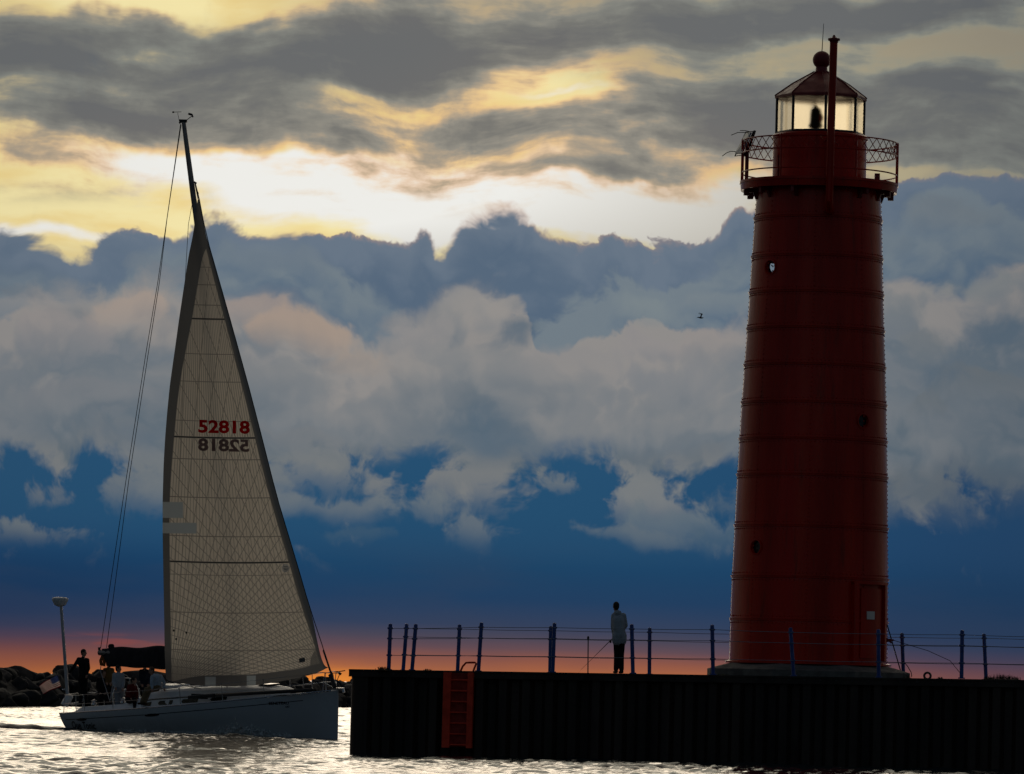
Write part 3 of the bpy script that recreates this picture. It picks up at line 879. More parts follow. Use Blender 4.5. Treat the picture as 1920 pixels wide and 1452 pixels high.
    def arc_panel(a0, a1, za, zb, d0, d1, name, mat, par, bulge_top=0.0, n=14):
        mm = M(); fr = []; bk = []
        rows = []
        for dd in (d0, d1):
            rows_f = []
            for i in range(n + 1):
                a = a0 + (a1 - a0) * i / n
                rows_f.append(a)
            rows.append(rows_f)
        NZ = 10
        def col_(dd): return [[cyl(sgn * (a0 + (a1 - a0) * i / n), za + (zb - za) * k / NZ, dd) for i in range(n + 1)] for k in range(NZ + 1)]
        F = col_(d1); B = col_(d0)
        mm.grid(F)
        mm.grid([F[0], B[0]]); mm.grid([F[-1], B[-1]])
        mm.grid([[r[0] for r in F], [r[0] for r in B]]); mm.grid([[r[-1] for r in F], [r[-1] for r in B]])
        return mm.build(name, mat, par)
    sur = 0.62, 1.16                                      # angles from the line of sight
    door = arc_panel(sur[0] + 0.09, sur[1] - 0.03, zd0 + 0.10, zd1 - 0.16, -0.02, 0.045, 'door', RED, root)
    fr = arc_panel(sur[0] - 0.05, sur[0] + 0.02, zd0, zd1, -0.02, 0.16, 'door_frame', RED, root)
    arc_panel(sur[1], sur[1] + 0.05, zd0, zd1, -0.02, 0.12, 'door_frame', RED, root)
    arc_panel(sur[0] - 0.05, sur[1] + 0.05, zd1 - 0.05, zd1 + 0.03, -0.02, 0.14, 'door_lintel', RED, root)
    # notice on the door
    zz0, zz1 = zat(1161), zat(1146)
    ax = 1514.5 + (1248 - 1153) * 0.0217
    oa = math.asin((1621.5 - ax) * mpp / radius(zz0)); ob = math.asin(min(.99, (1635.0 - ax) * mpp / radius(zz0)))
    nt = arc_panel(oa, ob, zz0, zz1, 0.04, 0.065, 'notice', paint('notice_white', (0.75, 0.76, 0.74), 0.6), door)
    nt['label'] = 'pale square notice fixed to the door'
    # gallery deck with fascia and brackets
    zg0, zg1 = zat(363), zat(347)
    R = 148.5 * mpp
    rt = rings[-1][1]
    m = M(); m.lathe([(rt - 0.2, zg0 + 0.02), (R - 0.16, zg0 + 0.02), (R - 0.16, zg0), (R - 0.04, zg0 - 0.015), (R - 0.02, zg1 - 0.07), (R, zg1 - 0.07), (R, zg1), (R - 0.6, zg1 + 0.01), (0.6, zg1 + 0.012)], 96, (C.x, C.y, 0), cap=False)
    m.build('gallery_deck', RED, root, smooth=True)
    for j in range(12):
        t = view + (j + 0.35) * PI / 6
        n = Vector((math.cos(t), math.sin(t), 0)); u = Vector((-n.y, n.x, 0))
        prof = [(rt - 0.05, zg0 + 0.02), (R - 0.10, zg0 + 0.02), (R - 0.10, zg0 - 0.17), (R - 0.24, zg0 - 0.17), (R - 0.26, zg0 - 0.09), (R - 0.36, zg0 - 0.08), (rt + 0.06, zg0 - 0.26), (rt - 0.05, zg0 - 0.30)]
        vs = []
        for s in (-0.045, 0.045):
            for rr_, z in prof: vs.append(Vector((C.x, C.y, z)) + n * rr_ + u * s)
        k = len(prof)
        m = M(); m.add(vs, [tuple(range(k)), tuple(range(2 * k - 1, k - 1, -1))] + [(i, (i + 1) % k, k + (i + 1) % k, k + i) for i in range(k)])
        m.build('bracket', RED_DK, root)
    # railing
    rail = empty('railing', (0, 0, 0)); rail.parent = root
    ztop, zmid, zlow = zat(271.5), zat(295), zat(331)
    Rr = R - 0.05
    def ringtube(z, rad, nm, thick=0.021):
        m = M(); m.tube([(C.x + rad * math.cos(2 * PI * i / 96), C.y + rad * math.sin(2 * PI * i / 96), z) for i in range(96)], thick, 6, closed=True)
        m.build(nm, RED, rail, smooth=True)
    ringtube(ztop, Rr, 'top_rail'); ringtube(zmid, Rr, 'middle_rail'); ringtube(zlow, Rr, 'bottom_rail')
    m = M(); K = 46
    for i in range(K):
        a, b = 2 * PI * i / K, 2 * PI * (i + 1) / K
        p = lambda t, z: Vector((C.x + Rr * math.cos(t), C.y + Rr * math.sin(t), z))
        m.tube([p(a, zmid), p(b, ztop)], 0.011, 5); m.tube([p(b, zmid), p(a, ztop)], 0.011, 5)
    m.build('lattice', RED, rail)
    lo = view + PI / 2
    for da, th in ((0.0, .04), (PI + 0.12, .032), (PI - 0.14, .03), (PI / 2 + .5, .03), (PI / 2 - .5, .03), (-PI / 2 + .5, .03), (-PI / 2 - .5, .03)):
        t = lo + da
        p = Vector((C.x + Rr * math.cos(t), C.y + Rr * math.sin(t), 0))
        m = M(); m.tube([(p.x, p.y, zg1 - 0.02), (p.x, p.y, ztop + 0.02), (p.x, p.y, ztop + 0.05)], [th, th, 0.015], 8); m.build('post', RED, rail, smooth=True)
    # thick double post that carries the solar panel
    pl = at(1400, 340, TY); 
    m = M(); m.box(((C + side * (-R + 0.19)).x, (C + side * (-R + 0.19)).y, (zg1 + ztop) / 2), (0.10, 0.10, ztop - zg1)); m.build('panel_post', RED_DK, root)
    m = M(); m.box(((C + side * (R - 0.62)).x, (C + side * (R - 0.62)).y - 0.4, zg1 + 0.13), (0.14, 0.2, 0.26)); m.build('gallery_box', RED_DK, root)
    # solar panel
    c = C + side * (-R + 0.12) + camd * 0.1
    Yp = c.y
    F = [at(1398.5, 254, Yp + .22), at(1408.5, 252, Yp - .22), at(1391.5, 291.5, Yp - .22), at(1378.5, 293, Yp + .22)]
    nn = (F[1] - F[0]).cross(F[3] - F[0]).normalized()
    if nn.x > 0: nn = -nn
    mm = M(); mm.add(F + [p + nn * 0.04 for p in F], [(0, 1, 2, 3), (7, 6, 5, 4), (0, 4, 5, 1), (1, 5, 6, 2), (2, 6, 7, 3), (3, 7, 4, 0)])
    sp = mm.build('solar_panel', paint('solar_glass', (0.30, 0.36, 0.40), 0.3), root)
    m = M(); m.tube([at(1397, 251.5, Yp + .22), at(1411, 249.5, Yp - .22), at(1393, 293.5, Yp - .22), at(1376.5, 296.5, Yp + .22)], 0.018, 6, closed=True)
    m.build('frame', BLACK, sp)
    m = M(); m.tube([at(1414, 248.5, Yp), at(1405, 275, Yp), at(1394, 296, Yp)], 0.04, 6); m.build('panel_arm', BLACK, root)
    m = M()
    for pts in ([(1404, 250), (1396, 248.5), (1386, 248.5)], [(1402, 252), (1393, 252), (1382, 252), (1369.5, 257)], [(1379, 288), (1369, 287), (1361, 290), (1353, 296)]):
        m = M(); m.tube([at(x, y, Yp) for x, y in pts], 0.011, 5); m.build('loose_wire', BLACK, root)
    # watch room drum
    zl0, zl1 = zat(258.5), zat(190)
    rd0, rd1 = 87.5 * mpp, 85.5 * mpp
    m = M(); m.lathe([(rd0, zg1), (rd0, zat(268)), (rd0 + 0.03, zat(266)), (rd0 + 0.035, zat(261)), (rd1 + 0.02, zat(258)), (rd1 - 0.1, zl0 + 0.01), (0.3, zl0 + 0.012)], 96, (C.x, C.y, 0), cap=False)
    m.build('watch_room', RED, root, smooth=True)
    m = M(); p = C + side * (-rd0 + 0.14) ; r2 = rd0 + 0.02
    # small door outline on the drum
    for a, b, za, zb in ((1.13, 1.155, zg1 + .05, zat(298)), (1.13, 1.25, zat(299), zat(297)), ):
        pass
    tL = view - sgn * 1.02
    pts = [Vector((C.x + r2 * math.cos(tL), C.y + r2 * math.sin(tL), z)) for z in (zg1 + 0.03, zat(300))]
    m.tube(pts, 0.02, 6); m.build('downpipe', RED_DK, root)
    # lantern, eight sided
    Ro = 83.5 * mpp
    def oct_(i, rad, z):
        t = view + sgn * 0.13 + i * PI / 4
        return Vector((C.x + rad * math.cos(t), C.y + rad * math.sin(t), z))
    lant = empty('lantern', (0, 0, 0)); lant.parent = root
    for i in range(8):
        m = M(); m.tube([oct_(i, Ro - .02, zl0), oct_(i, Ro - .02, zl1)], 0.038, 8); m.build('mullion', BLACK, lant, smooth=True)
    m = M(); m.tube([oct_(i, Ro - .02, zl0 + 0.04) for i in range(8)], 0.045, 6, closed=True); m.build('sill', BLACK, lant)
    # frosted storm panes
    pm, t, out = new_mat('storm_glass')
    q = G(t)
    tr = t.nodes.new('ShaderNodeBsdfTransparent'); tr.inputs[0].default_value = (1.0, 0.95, 0.82, 1)
    tl = t.nodes.new('ShaderNodeBsdfRefraction'); tl.inputs['Color'].default_value = (0.76, 0.70, 0.52, 1); tl.inputs['Roughness'].default_value = 0.55; tl.inputs['IOR'].default_value = 1.12
    mx = t.nodes.new('ShaderNodeMixShader'); mx.inputs[0].default_value = 0.55
    t.links.new(tr.outputs[0], mx.inputs[1]); t.links.new(tl.outputs[0], mx.inputs[2]); t.links.new(mx.outputs[0], out.inputs[0])
    pc, t, out = new_mat('clear_glass')
    tr = t.nodes.new('ShaderNodeBsdfTransparent'); tr.inputs[0].default_value = (0.97, 0.96, 0.93, 1)
    t.links.new(tr.outputs[0], out.inputs[0])
    for i in range(8):
        a, b = oct_(i, Ro - 0.03, 0), oct_(i + 1, Ro - 0.03, 0)
        m = M(); nrm = ((a + b) / 2 - Vector((C.x, C.y, 0))); nrm.z = 0; nrm.normalize()
        p = [Vector((a.x, a.y, zl0 + .02)), Vector((b.x, b.y, zl0 + .02)), Vector((b.x, b.y, zl1)), Vector((a.x, a.y, zl1))]
        m.add(p, [(0, 1, 2, 3)])
        m.build('pane', pm if nrm.dot(camd) > 0 else pc, lant)
    # lamp
    zc = zat(252)
    m = M(); m.lathe([(0.20, 0), (0.20, 0.06), (0.09, 0.10), (0.09, 0.17), (0.19, 0.22), (0.20, 0.30), (0.17, 0.34), (0.155, 0.66), (0.13, 0.74), (0.05, 0.79), (0.02, 0.84)], 20, ((C - side * 0.10).x, C.y, zc - 0.10))
    m.build('lamp', paint('lamp_housing', (0.05, 0.06, 0.045), 0.35), lant, smooth=True)
    m = M(); m.lathe([(0.05, -0.1), (0.085, 0.0), (0.05, 0.1)], 12, ((C + side * 0.0).x + .02, C.y - 0.13, zc + 0.38)); m.build('red_lens', paint('red_lens', (0.8, 0.05, 0.02), 0.2), lant, smooth=True)
    # roof
    Re = 86.5 * mpp; ze = zat(188); zn = zat(139)
    m = M()
    prof = [(Re - 0.10, ze - 0.06), (Re, ze - 0.05), (Re, ze + 0.02), (Re - 0.03, ze + 0.05), (Re * 0.62, ze + (zn - ze) * 0.52), (0.19, zn)]
    rows = [[oct_(i, rr_, z) for i in range(8)] for rr_, z in prof]
    m.grid(rows, closed=True); m.add([oct_(i, Re - 0.1, ze - .06) for i in range(8)], [tuple(range(8))])
    roof = m.build('roof', RED_DK, root)
    m = M()
    for i in range(8): m.tube([oct_(i, rr_ + .005, z + .005) for rr_, z in prof[2:]], 0.018, 6)
    m.build('roof_ribs', RED_DK, roof)
    ball_z = zat(117); br = 17.0 * mpp
    m = M(); m.lathe([(0.21, zn - 0.03), (0.17, zn + 0.02), (0.155, ball_z - 0.18)], 24, (C.x, C.y, 0)); m.build('roof_neck', RED_DK, roof, smooth=True)
    m = M(); m.lathe([(max(0.002, br * math.sin(PI * i / 18)), ball_z - br * math.cos(PI * i / 18)) for i in range(19)], 28, (C.x, C.y, 0)); m.build('vent_ball', RED_DK, roof, smooth=True)
    m = M(); m.tube([(C.x, C.y, ball_z + br - .02), (C.x + .03, C.y, zat(49))], [0.014, 0.007], 6); m.build('lightning_rod', BLACK, roof)
    # stove pipe standing in front of the lantern
    Yq = TY - R - 0.12
    pts = [at(1563.5, 78, Yq), at(1559, 230, Yq), at(1555.5, 376, Yq), at(1556.5, 392, Yq + 0.25), at(1557, 398, Yq + 0.6)]
    m = M(); m.tube(pts, [0.105, 0.105, 0.105, 0.105, 0.10], 16); pipe = m.build('stove_pipe', RED, root, smooth=True)
    m = M(); q = at(1563.8, 77, Yq)
    m.lathe([(0.11, -0.05), (0.12, 0.0), (0.165, 0.02), (0.165, 0.07), (0.06, 0.10), (0.02, 0.17)], 16, q); m.build('cowl', RED_DK, pipe, smooth=True)
    for py in (256, 345):
        m = M(); q = at(1559, py, Yq); e = Vector((C.x, C.y, q.z)); n = (e - q).normalized()
        m.tube([q, q + n * (1.1 if py == 256 else .3)], 0.025, 6); m.build('pipe_stay', RED_DK, pipe)
    # strut, bracket and guy beside the tower
    m = M(); Yr = TY - 0.4
    m.tube([at(1660, 1160, Yr), at(1690, 1262, Yr)], 0.018, 6); m.build('strut', BLACK, root)
    m = M(); m.box(at(1666, 1201, Yr), (0.2, 0.08, 0.07)); m.tube([at(1660, 1204, Yr), at(1676, 1201, Yr)], 0.03, 6); m.tube([at(1661, 1196, Yr), at(1672, 1207, Yr)], 0.025, 6); m.build('wall_bracket', RED_DK, root)
    m = M(); m.tube([at(1674, 1201, Yr), at(1700, 1209, Yr), at(1740, 1221, Yr), at(1782, 1240, Yr), at(1800, 1262, Yr)], 0.009, 5); m.build('guy_wire', BLACK, root)
    m = M(); m.tube([at(1693, 1240, Yr), at(1702, 1250, Yr), at(1709, 1262, Yr), at(1710, 1270, Yr)], 0.012, 5); m.build('cable_tail', BLACK, root)
    # plinth: stepped concrete footing
    pl = M()
    hw = 187 * mpp
    zt = z0 - 0.004
    def ngon(rad, z, k=8, a0=PI / 8): return [Vector((C.x + rad * math.cos(a0 + 2 * PI * i / k), C.y + rad * math.sin(a0 + 2 * PI * i / k), z)) for i in range(k)]
    rows = [ngon(hw / math.cos(PI / 8) * 0.985, deck_z(C.x) - 0.12), ngon(hw / math.cos(PI / 8) * 0.985, zt - 0.17), ngon(hw * .92, zt - 0.06), ngon(hw * 0.83, zt)]
    pl2 = MB(); pl2.xf = Matrix.Translation((-C.x, -C.y, 0)); 
    pl2.grid(rows, closed=True); pl2.add(rows[-1], [tuple(range(8))])
    o = pl2.build('plinth', CONC, None, loc=(C.x, C.y, 0))
    tag(o, 'low eight sided concrete footing under the red tower', 'plinth')

# ------------------------------------------------------------------ breakwater
def build_breakwater():
    rng = random.Random(21)
    variants = []
    for k in range(8):
        bm = bmesh.new()
        for i in range(16):
            v = Vector((rng.gauss(0, 1), rng.gauss(0, 1), rng.gauss(0, 1))).normalized()
            v = Vector((v.x * 1.0, v.y * 0.8, v.z * 0.62)) * rng.uniform(0.85, 1.1)
            bm.verts.new(v)
        bmesh.ops.convex_hull(bm, input=bm.verts)
        bmesh.ops.delete(bm, geom=[v for v in bm.verts if not v.link_faces], context='VERTS')
        bmesh.ops.bevel(bm, geom=list(bm.edges), offset=0.06, segments=1, affect='EDGES')
        me = bpy.data.meshes.new('boulder'); bm.to_mesh(me); bm.free()
        me.materials.append(ROCK); variants.append(me)
    # line of the breakwater from the photograph's left edge to behind the pier
    A, B = Vector((-33.0, 222.0, 0)), Vector((-4.0, 372.0, 0))
    n = 92; d = (B - A); L = d.length; d.normalize(); back = Vector((-d.y, d.x, 0))
    if back.y < 0: back = -back
    # low rubble core
    mb = MB(); rows = []
    for i in range(61):
        c = A + d * (L * i / 60.0)
        w = 0.25 * rng.random()
        rows.append([c - back * 2.6 + Vector((0, 0, -1.0)), c - back * 1.2 + Vector((0, 0, 0.35 + w)), c + Vector((0, 0, 1.3 + w)), c + back * 2.0 + Vector((0, 0, 1.3 + w)), c + back * 5 + Vector((0, 0, -1.0))])
    mb.grid(rows); o = mb.build('rock_mound', ROCK); tag(o, kind='structure')
    for i in range(n):
        for row, (off, z, s) in enumerate(((-1.6, 0.2, 1.05), (-0.4, 1.05, 1.0), (0.9, 1.55, 1.12))):
            c = A + d * (L * (i + rng.uniform(0.2, 0.8)) / n) - back * 0.0 + back * (off + rng.uniform(-.3, .3))
            o = bpy.data.objects.new('boulder', variants[rng.randrange(8)]); COL.objects.link(o)
            sc = s * rng.uniform(0.72, 1.3)
            if row == 2: sc *= rng.choice((0.7, 0.85, 1.0, 1.15))
            o.scale = (sc * rng.uniform(0.9, 1.3), sc, sc * rng.uniform(0.8, 1.05))
            o.rotation_euler = (rng.uniform(-.35, .35), rng.uniform(-.35, .35), rng.uniform(0, 2 * PI))
            o.location = (c.x, c.y, z * 0.95 + rng.uniform(-.12, .12) + .12)
            tag(o, 'dark angular boulder heaped on the low breakwater behind the sailing boat', 'boulder', 'boulders of the breakwater')

# ------------------------------------------------------------------ gull
def build_gull():
    c = at(1313, 597.5, 420.0); s = 420 / SURV_F
    mb = MB()
    def P(x, y, d=0.0): return Vector(((x) * s, d, -(y) * s))
    body = [(-7.8, 0.2), (-6.2, -0.2), (-4.6, -0.9), (-2.0, -0.2), (1.0, 0.2), (3.2, 0.1), (4.8, -0.1), (6.1, -0.2)]
    rad = [0.12, 0.45, 0.75, 1.35, 1.5, 1.1, 0.6, 0.15]
    mb.tube([P(x, y) for x, y in body], [r * s for r in rad], 10)
    bird = mb.build('gull', paint('gull_grey', (0.05, 0.045, 0.045), 0.8), None, smooth=True, loc=c)
    tag(bird, 'small dark gull in flight with raised wings between the sail and the tower', 'bird')
    for d, sg in ((-0.5, -1), (0.5, 1)):
        m = MB()
        sh = [(-1.2, -1.0, 0), (1.5, -0.9, 0)]
        mid = [(-0.2, -4.2, sg * 5), (2.2, -4.6, sg * 5)]
        wr = [(1.0, -6.6, sg * 7.5), (4.0, -6.9, sg * 7.5)]
        tip = [(-4.0, -8.4, sg * 11), (-3.4, -8.8, sg * 11)]
        rows = []
        for a, b in (sh, mid, wr, tip):
            pa, pb = P(a[0], a[1], a[2] * s), P(b[0], b[1], b[2] * s)
            up = Vector((0, 0, 0.25 * s)); rows.append([pa, (pa + pb) / 2 + up, pb, (pa + pb) / 2 - up])
        m.grid(rows, closed=True); w = m.build('wing', bird.data.materials[0], bird, smooth=True)

# ------------------------------------------------------------------ sailing boat
BX, BY = -9.70, 140.0
PSI = math.atan2(-0.686, 0.728)
BM = Matrix.Translation((BX, BY, 0.0)) @ Matrix.Rotation(PSI, 4, 'Z') @ Matrix.Rotation(math.radians(5.0), 4, 'X') @ Matrix.Rotation(math.radians(-0.5), 4, 'Y') @ Matrix.Scale(0.896, 4, (1, 0, 0))
BMI = BM.inverted()
HL = 6.7
def lerp_tab(tab, x):
    if x <= tab[0][0]: return tab[0][1]
    for (a, ya), (b, yb) in zip(tab, tab[1:]):
        if x <= b:
            t = (x - a) / (b - a); return ya + (yb - ya) * t
    return tab[-1][1]
def smooth_tab(tab, x):
    return (lerp_tab(tab, x - 0.35) + lerp_tab(tab, x) * 2 + lerp_tab(tab, x + 0.35)) / 4
SHEER = [(-6.7, .72), (-4, .86), (-1, 1.02), (2.5, 1.24), (5, 1.42), (6.7, 1.55)]
BEAM = [(-6.7, 1.50), (-5, 1.78), (-3, 1.96), (-1, 2.02), (1, 1.90), (3, 1.50), (4.5, 1.04), (5.6, .60), (6.3, .25), (6.7, .03)]
def hull_y(x, z):
    sh = lerp_tab(SHEER, x); zb = -0.45
    t = max(0.0, min(1.0, (z - zb) / (sh - zb)))
    b = lerp_tab(BEAM, x) if x > 6.0 else smooth_tab(BEAM, x)
    k = 0.50 if x < 3 else 0.50 - 0.12 * (x - 3) / 3.7
    return b * (1 - (1 - k) * (1 - t) ** 2.0)

def build_boat():
    root = empty('sailing_boat'); root.matrix_world = BM
    tag(root, 'white hulled sailing boat with a tall pale foresail heeling past the pier end', 'sailing boat')
    # hull
    xs = [-6.7 + 13.4 * i / 70 for i in range(71)]
    NZ = 14
    mb = MB(); st = []; pt = []
    for x in xs:
        sh = lerp_tab(SHEER, x); rs = []; rp = []
        for k in range(NZ + 1):
            t = k / NZ; z = -0.45 + (sh + 0.45) * t
            y = hull_y(x, z)
            fs = max(0, min(1, (x + 6.7) / 1.0)); fb = max(0, min(1, (x - 5.2) / 1.5))
            xx = x + (1 - fs) * 0.42 * (1 - t) - fb * 0.16 * (1 - t)
            rs.append(Vector((xx, -y, z))); rp.append(Vector((xx, y, z)))
        st.append(rs); pt.append(rp)
    mb.grid(st); mb.grid([r for r in pt])
    k0 = st[0]; k1 = pt[0]
    mb.grid([k0, k1]); mb.grid([st[-1], pt[-1]])
    mb.grid([[r[0] for r in st], [r[0] for r in pt]])
    hull = mb.build('hull', HULL, root, smooth=True)
    # toe rail and cove stripe
    for s, nm in ((-1, 'toe_rail'), (1, 'toe_rail')):
        m = MB(); m.tube([(x, s * (lerp_tab(BEAM, x) if x > 6 else smooth_tab(BEAM, x)) * 0.995, lerp_tab(SHEER, x) + 0.02) for x in xs[:-1]], 0.022, 6)
        m.build(nm, STAIN if s < 0 else DECK, root)
    m = MB(); rows = [[], []]
    for x in xs[2:-6]:
        zt = lerp_tab(SHEER, x) - 0.20
        for j, dz in enumerate((0.0, -0.022)): rows[j].append(Vector((x, -hull_y(x, zt + dz) - 0.004, zt + dz)))
    m.grid(rows); m.build('cove_stripe', TINT, hull)
    m = MB(); rows = [[], []]
    for x in xs[3:-2]:
        for j, z in enumerate((0.16, 0.09)): rows[j].append(Vector((x - .1, -hull_y(x, z) - 0.004, z)))
    m.grid(rows); m.build('boot_stripe', paint('boot_grey', (0.12, 0.13, 0.14), 0.4), hull)
    for x0, x1 in ((-5.55, -4.85), (-1.35, -0.55)):
        m = MB(); K = 20; vs = []
        for i in range(K):
            a = 2 * PI * i / K; x = (x0 + x1) / 2 + (x1 - x0) / 2 * math.cos(a); z = lerp_tab(SHEER, x) - 0.235 + 0.05 * math.sin(a)
            vs.append(Vector((x, -hull_y(x, z) - 0.007, z)))
        m.add(vs, [tuple(range(K))]); m.build('hull_window', TINT, hull)
    # lettering on the side
    def letter(txt, x0, z0, size, name, mat, bold, shear=0.0, sx=1.0):
        vs, fs = text_mesh(txt, size, bold, shear, 0.0)
        m = MB(); out = []
        for v in vs:
            x = x0 + v.x * sx; z = z0 + v.y
            out.append(Vector((x, -hull_y(x, z) - 0.010, z)))
        m.add(out, fs); return m.build(name, mat, hull)
    letter('Que Tonic', -6.02, 0.24, 0.36, 'boat_name', CARBON, 0.006, 0.25, 0.98)
    letter('BENETEAU', 4.30, 1.13, 0.135, 'bow_lettering', TINT, 0.003, 0, 1.15)
    letter('447', 4.9, 1.02, 0.09, 'bow_lettering', TINT, 0.002, 0, 1.2)
    # deck with a sunken cockpit
    CK = (-6.1, -2.9, 0.80)
    m = MB()
    ys = [-1, -.85, -.7, -.55, -.42, -.25, 0, .25, .42, .55, .7, .85, 1]
    rows = []
    for x in xs:
        b = (lerp_tab(BEAM, x) if x > 6 else smooth_tab(BEAM, x)) * 0.99
        rows.append([Vector((x, b * q, lerp_tab(SHEER, x) - 0.01 + 0.06 * (1 - q * q) * min(1, b))) for q in ys])
    vs = [p for r in rows for p in r]; nc = len(ys); fs = []
    for i in range(len(rows) - 1):
        for j in range(nc - 1):
            f = (i * nc + j, i * nc + j + 1, (i + 1) * nc + j + 1, (i + 1) * nc + j)
            c = (vs[f[0]] + vs[f[2]]) / 2
            if CK[0] < c.x < CK[1] and abs(c.y) < CK[2]: continue
            fs.append(f)
    m.add(vs, fs); m.build('deck', DECK, root, smooth=True)
    m = MB()
    zf = 0.42
    P = [(-6.2, -.95), (-2.8, -.95), (-2.8, .95), (-6.2, .95)]
    m.add([(x, y, zf) for x, y in P] + [(x, y, lerp_tab(SHEER, x) + 0.03) for x, y in P], [(0, 1, 2, 3), (0, 1, 5, 4), (1, 2, 6, 5), (2, 3, 7, 6), (3, 0, 4, 7)])
    m.build('cockpit_well', DECK, root)
    for s in (-1, 1):
        m = MB(); rows = []
        for i in range(15):
            x = -6.3 + 3.9 * i / 14; z = lerp_tab(SHEER, x) - 0.02; h = 0.20 * min(1, i / 2.0 + .25) + (0.18 * max(0, (x + 3.6) / 1.2))
            y0 = s * 0.92
            rows.append([Vector((x, y0, z)), Vector((x, y0 + s * .02, z + h)), Vector((x, y0 + s * .22, z + h)), Vector((x, y0 + s * .36, z))])
        m.grid(rows, closed=True); m.add(rows[0], [(0, 1, 2, 3)]); m.add(rows[-1], [(0, 1, 2, 3)])
        m.build('coaming', DECK, root, smooth=True)
    for x, y in ((-5.2, -1.12), (-3.6, -1.10), (-5.2, 1.12), (-3.6, 1.10), (-2.1, -.55)):
        z = lerp_tab(SHEER, x) + (0.22 if x < -3 else .62)
        m = MB(); m.lathe([(0.10, 0), (0.10, 0.04), (0.07, 0.08), (0.075, 0.13), (0.09, 0.15), (0.03, 0.19)], 14, (x, y, z)); m.build('winch', STAIN, root, smooth=True)
    # coach roof
    CW = [(-2.9, 1.15), (-1, 1.22), (1, 1.10), (2.5, .85), (3.8, .50), (4.5, .28)]
    CH = [(-2.9, .30), (-2.4, .50), (-1.8, .57), (0, .54), (2, .46), (3.4, .33), (4.2, .16), (4.6, .02)]
    def cab(x, u):
        # u 0 foot of the side .. 1 centre line
        w = lerp_tab(CW, x); h = smooth_tab(CH, x); z = lerp_tab(SHEER, x) + 0.0
        prof = [(1.0, 0.0), (.965, .55), (.93, .86), (.86, .97), (.6, 1.05), (0, 1.12)]
        k = u * (len(prof) - 1); i = min(int(k), len(prof) - 2); t = k - i
        a, b = prof[i], prof[i + 1]
        return w * (a[0] + (b[0] - a[0]) * t), z + h * (a[1] + (b[1] - a[1]) * t)
    m = MB(); rows = []
    for i in range(51):
        x = -2.9 + 7.4 * i / 50
        r = []
        for j in range(21):
            u = j / 10.0
            y, z = cab(x, u if u <= 1 else 2 - u); r.append(Vector((x, -y if u <= 1 else y, z)))
        rows.append(r)
    m.grid(rows); m.add(rows[0], [tuple(range(21))]); roof = m.build('coach_roof', DECK, root, smooth=True)
    m = MB(); rows = [[], []]
    for i in range(41):
        x = -2.7 + 6.6 * i / 40; y, z = cab(x, 0.16)
        rows[0].append(Vector((x, -y - .006, z))); y, z = cab(x, 0.185); rows[1].append(Vector((x, -y - .006, z)))
    m.grid(rows); m.build('trim_line', TINT, roof)
    for x0, x1 in ((-2.45, -1.95), (-1.55, -.75), (-.30, .55), (1.15, 1.9)):
        m = MB(); vs = []
        for x, u in ((x0 + .06, .04), (x1 - .03, .04), (x1, .07), (x1 + .03, .13), (x0 + .1, .13), (x0, .09)):
            y, z = cab(x, u); vs.append(Vector((x, -y - 0.012, z)))
        m.add(vs, [tuple(range(6))]); m.build('cabin_window', TINT, roof)
    for x, y in ((-.9, .25), (3.1, 0.0)):
        w_, z = cab(x, .95)
        m = MB(); m.box((x, y, z + .03), (.55, .5, .06)); m.build('hatch', TINT, roof)
    m = MB()
    for s in (-1, 1):
        for a, b in ((-2.2, -0.6), (0.2, 1.8)):
            y, z = cab(a, .62); y2, z2 = cab(b, .62)
            m.tube([(a, s * y, z), (a + .06, s * y, z + .07), (b - .06, s * y2, z2 + .07), (b, s * y2, z2)], 0.018, 6)
    m.build('grab_rails', STAIN, roof)
    # sprayhood-less companionway garage
    m = MB(); m.box((-2.2, 0, lerp_tab(SHEER, -2.2) + .66), (1.3, .9, .1)); m.build('companionway_hatch', DECK, root)
    # steering wheel and pedestal
    m = MB(); m.lathe([(.16, 0), (.10, .5), (.12, .85), (.02, .92)], 12, (-4.55, 0, zf)); m.build('wheel_pedestal', DECK, root, smooth=True)
    wh = MB(); wh.tube([(-4.75, .62 * math.cos(a), zf + .82 + .62 * math.sin(a)) for a in [2 * PI * i / 32 for i in range(32)]], .018, 6, closed=True)
    for i in range(5):
        a = 2 * PI * i / 5; wh.tube([(-4.72, 0, zf + .82), (-4.75, .62 * math.cos(a), zf + .82 + .62 * math.sin(a))], .01, 5)
    wh.build('steering_wheel', STAIN, root, smooth=True)
    # stanchions, lifelines, pulpit, pushpit
    for s in (-1, 1):
        pts = []
        for x in (-5.0, -3.2, -1.4, 0.5, 2.4, 4.1):
            y = s * (hull_y(x, 9) - 0.06); z = lerp_tab(SHEER, x)
            m = MB(); m.tube([(x, y, z), (x, y + s * 0.03, z + .62)], .0135, 6); m.build('stanchion', STAIN, root)
            pts.append((x, y + s * .03, z + .6))
        e0 = (-6.45, s * 1.30, .72 + .60); e1 = (5.5, s * .52, 1.47 + .62)
        for k, dz in enumerate((0, -.30)):
            m = MB(); m.tube([(p[0], p[1], p[2] + dz) for p in [e0] + pts + [e1]], .005, 5); m.build('lifeline', STAIN, root)
    m = MB()
    for s in (-1, 1):
        m.tube([(5.5, s * .52, 1.47), (5.5, s * .52, 2.07), (6.2, s * .30, 2.15), (6.75, s * .10, 2.12), (6.78, 0, 2.12)], .0145, 6)
        m.tube([(6.2, s * .26, 1.52), (6.35, s * .26, 2.14)], .013, 6)
        m.tube([(5.5, s * .52, 1.78), (6.3, s * .27, 1.82), (6.6, s * .08, 1.62)], .012, 6)
    m.build('pulpit', STAIN, root, smooth=True)
    m = MB()
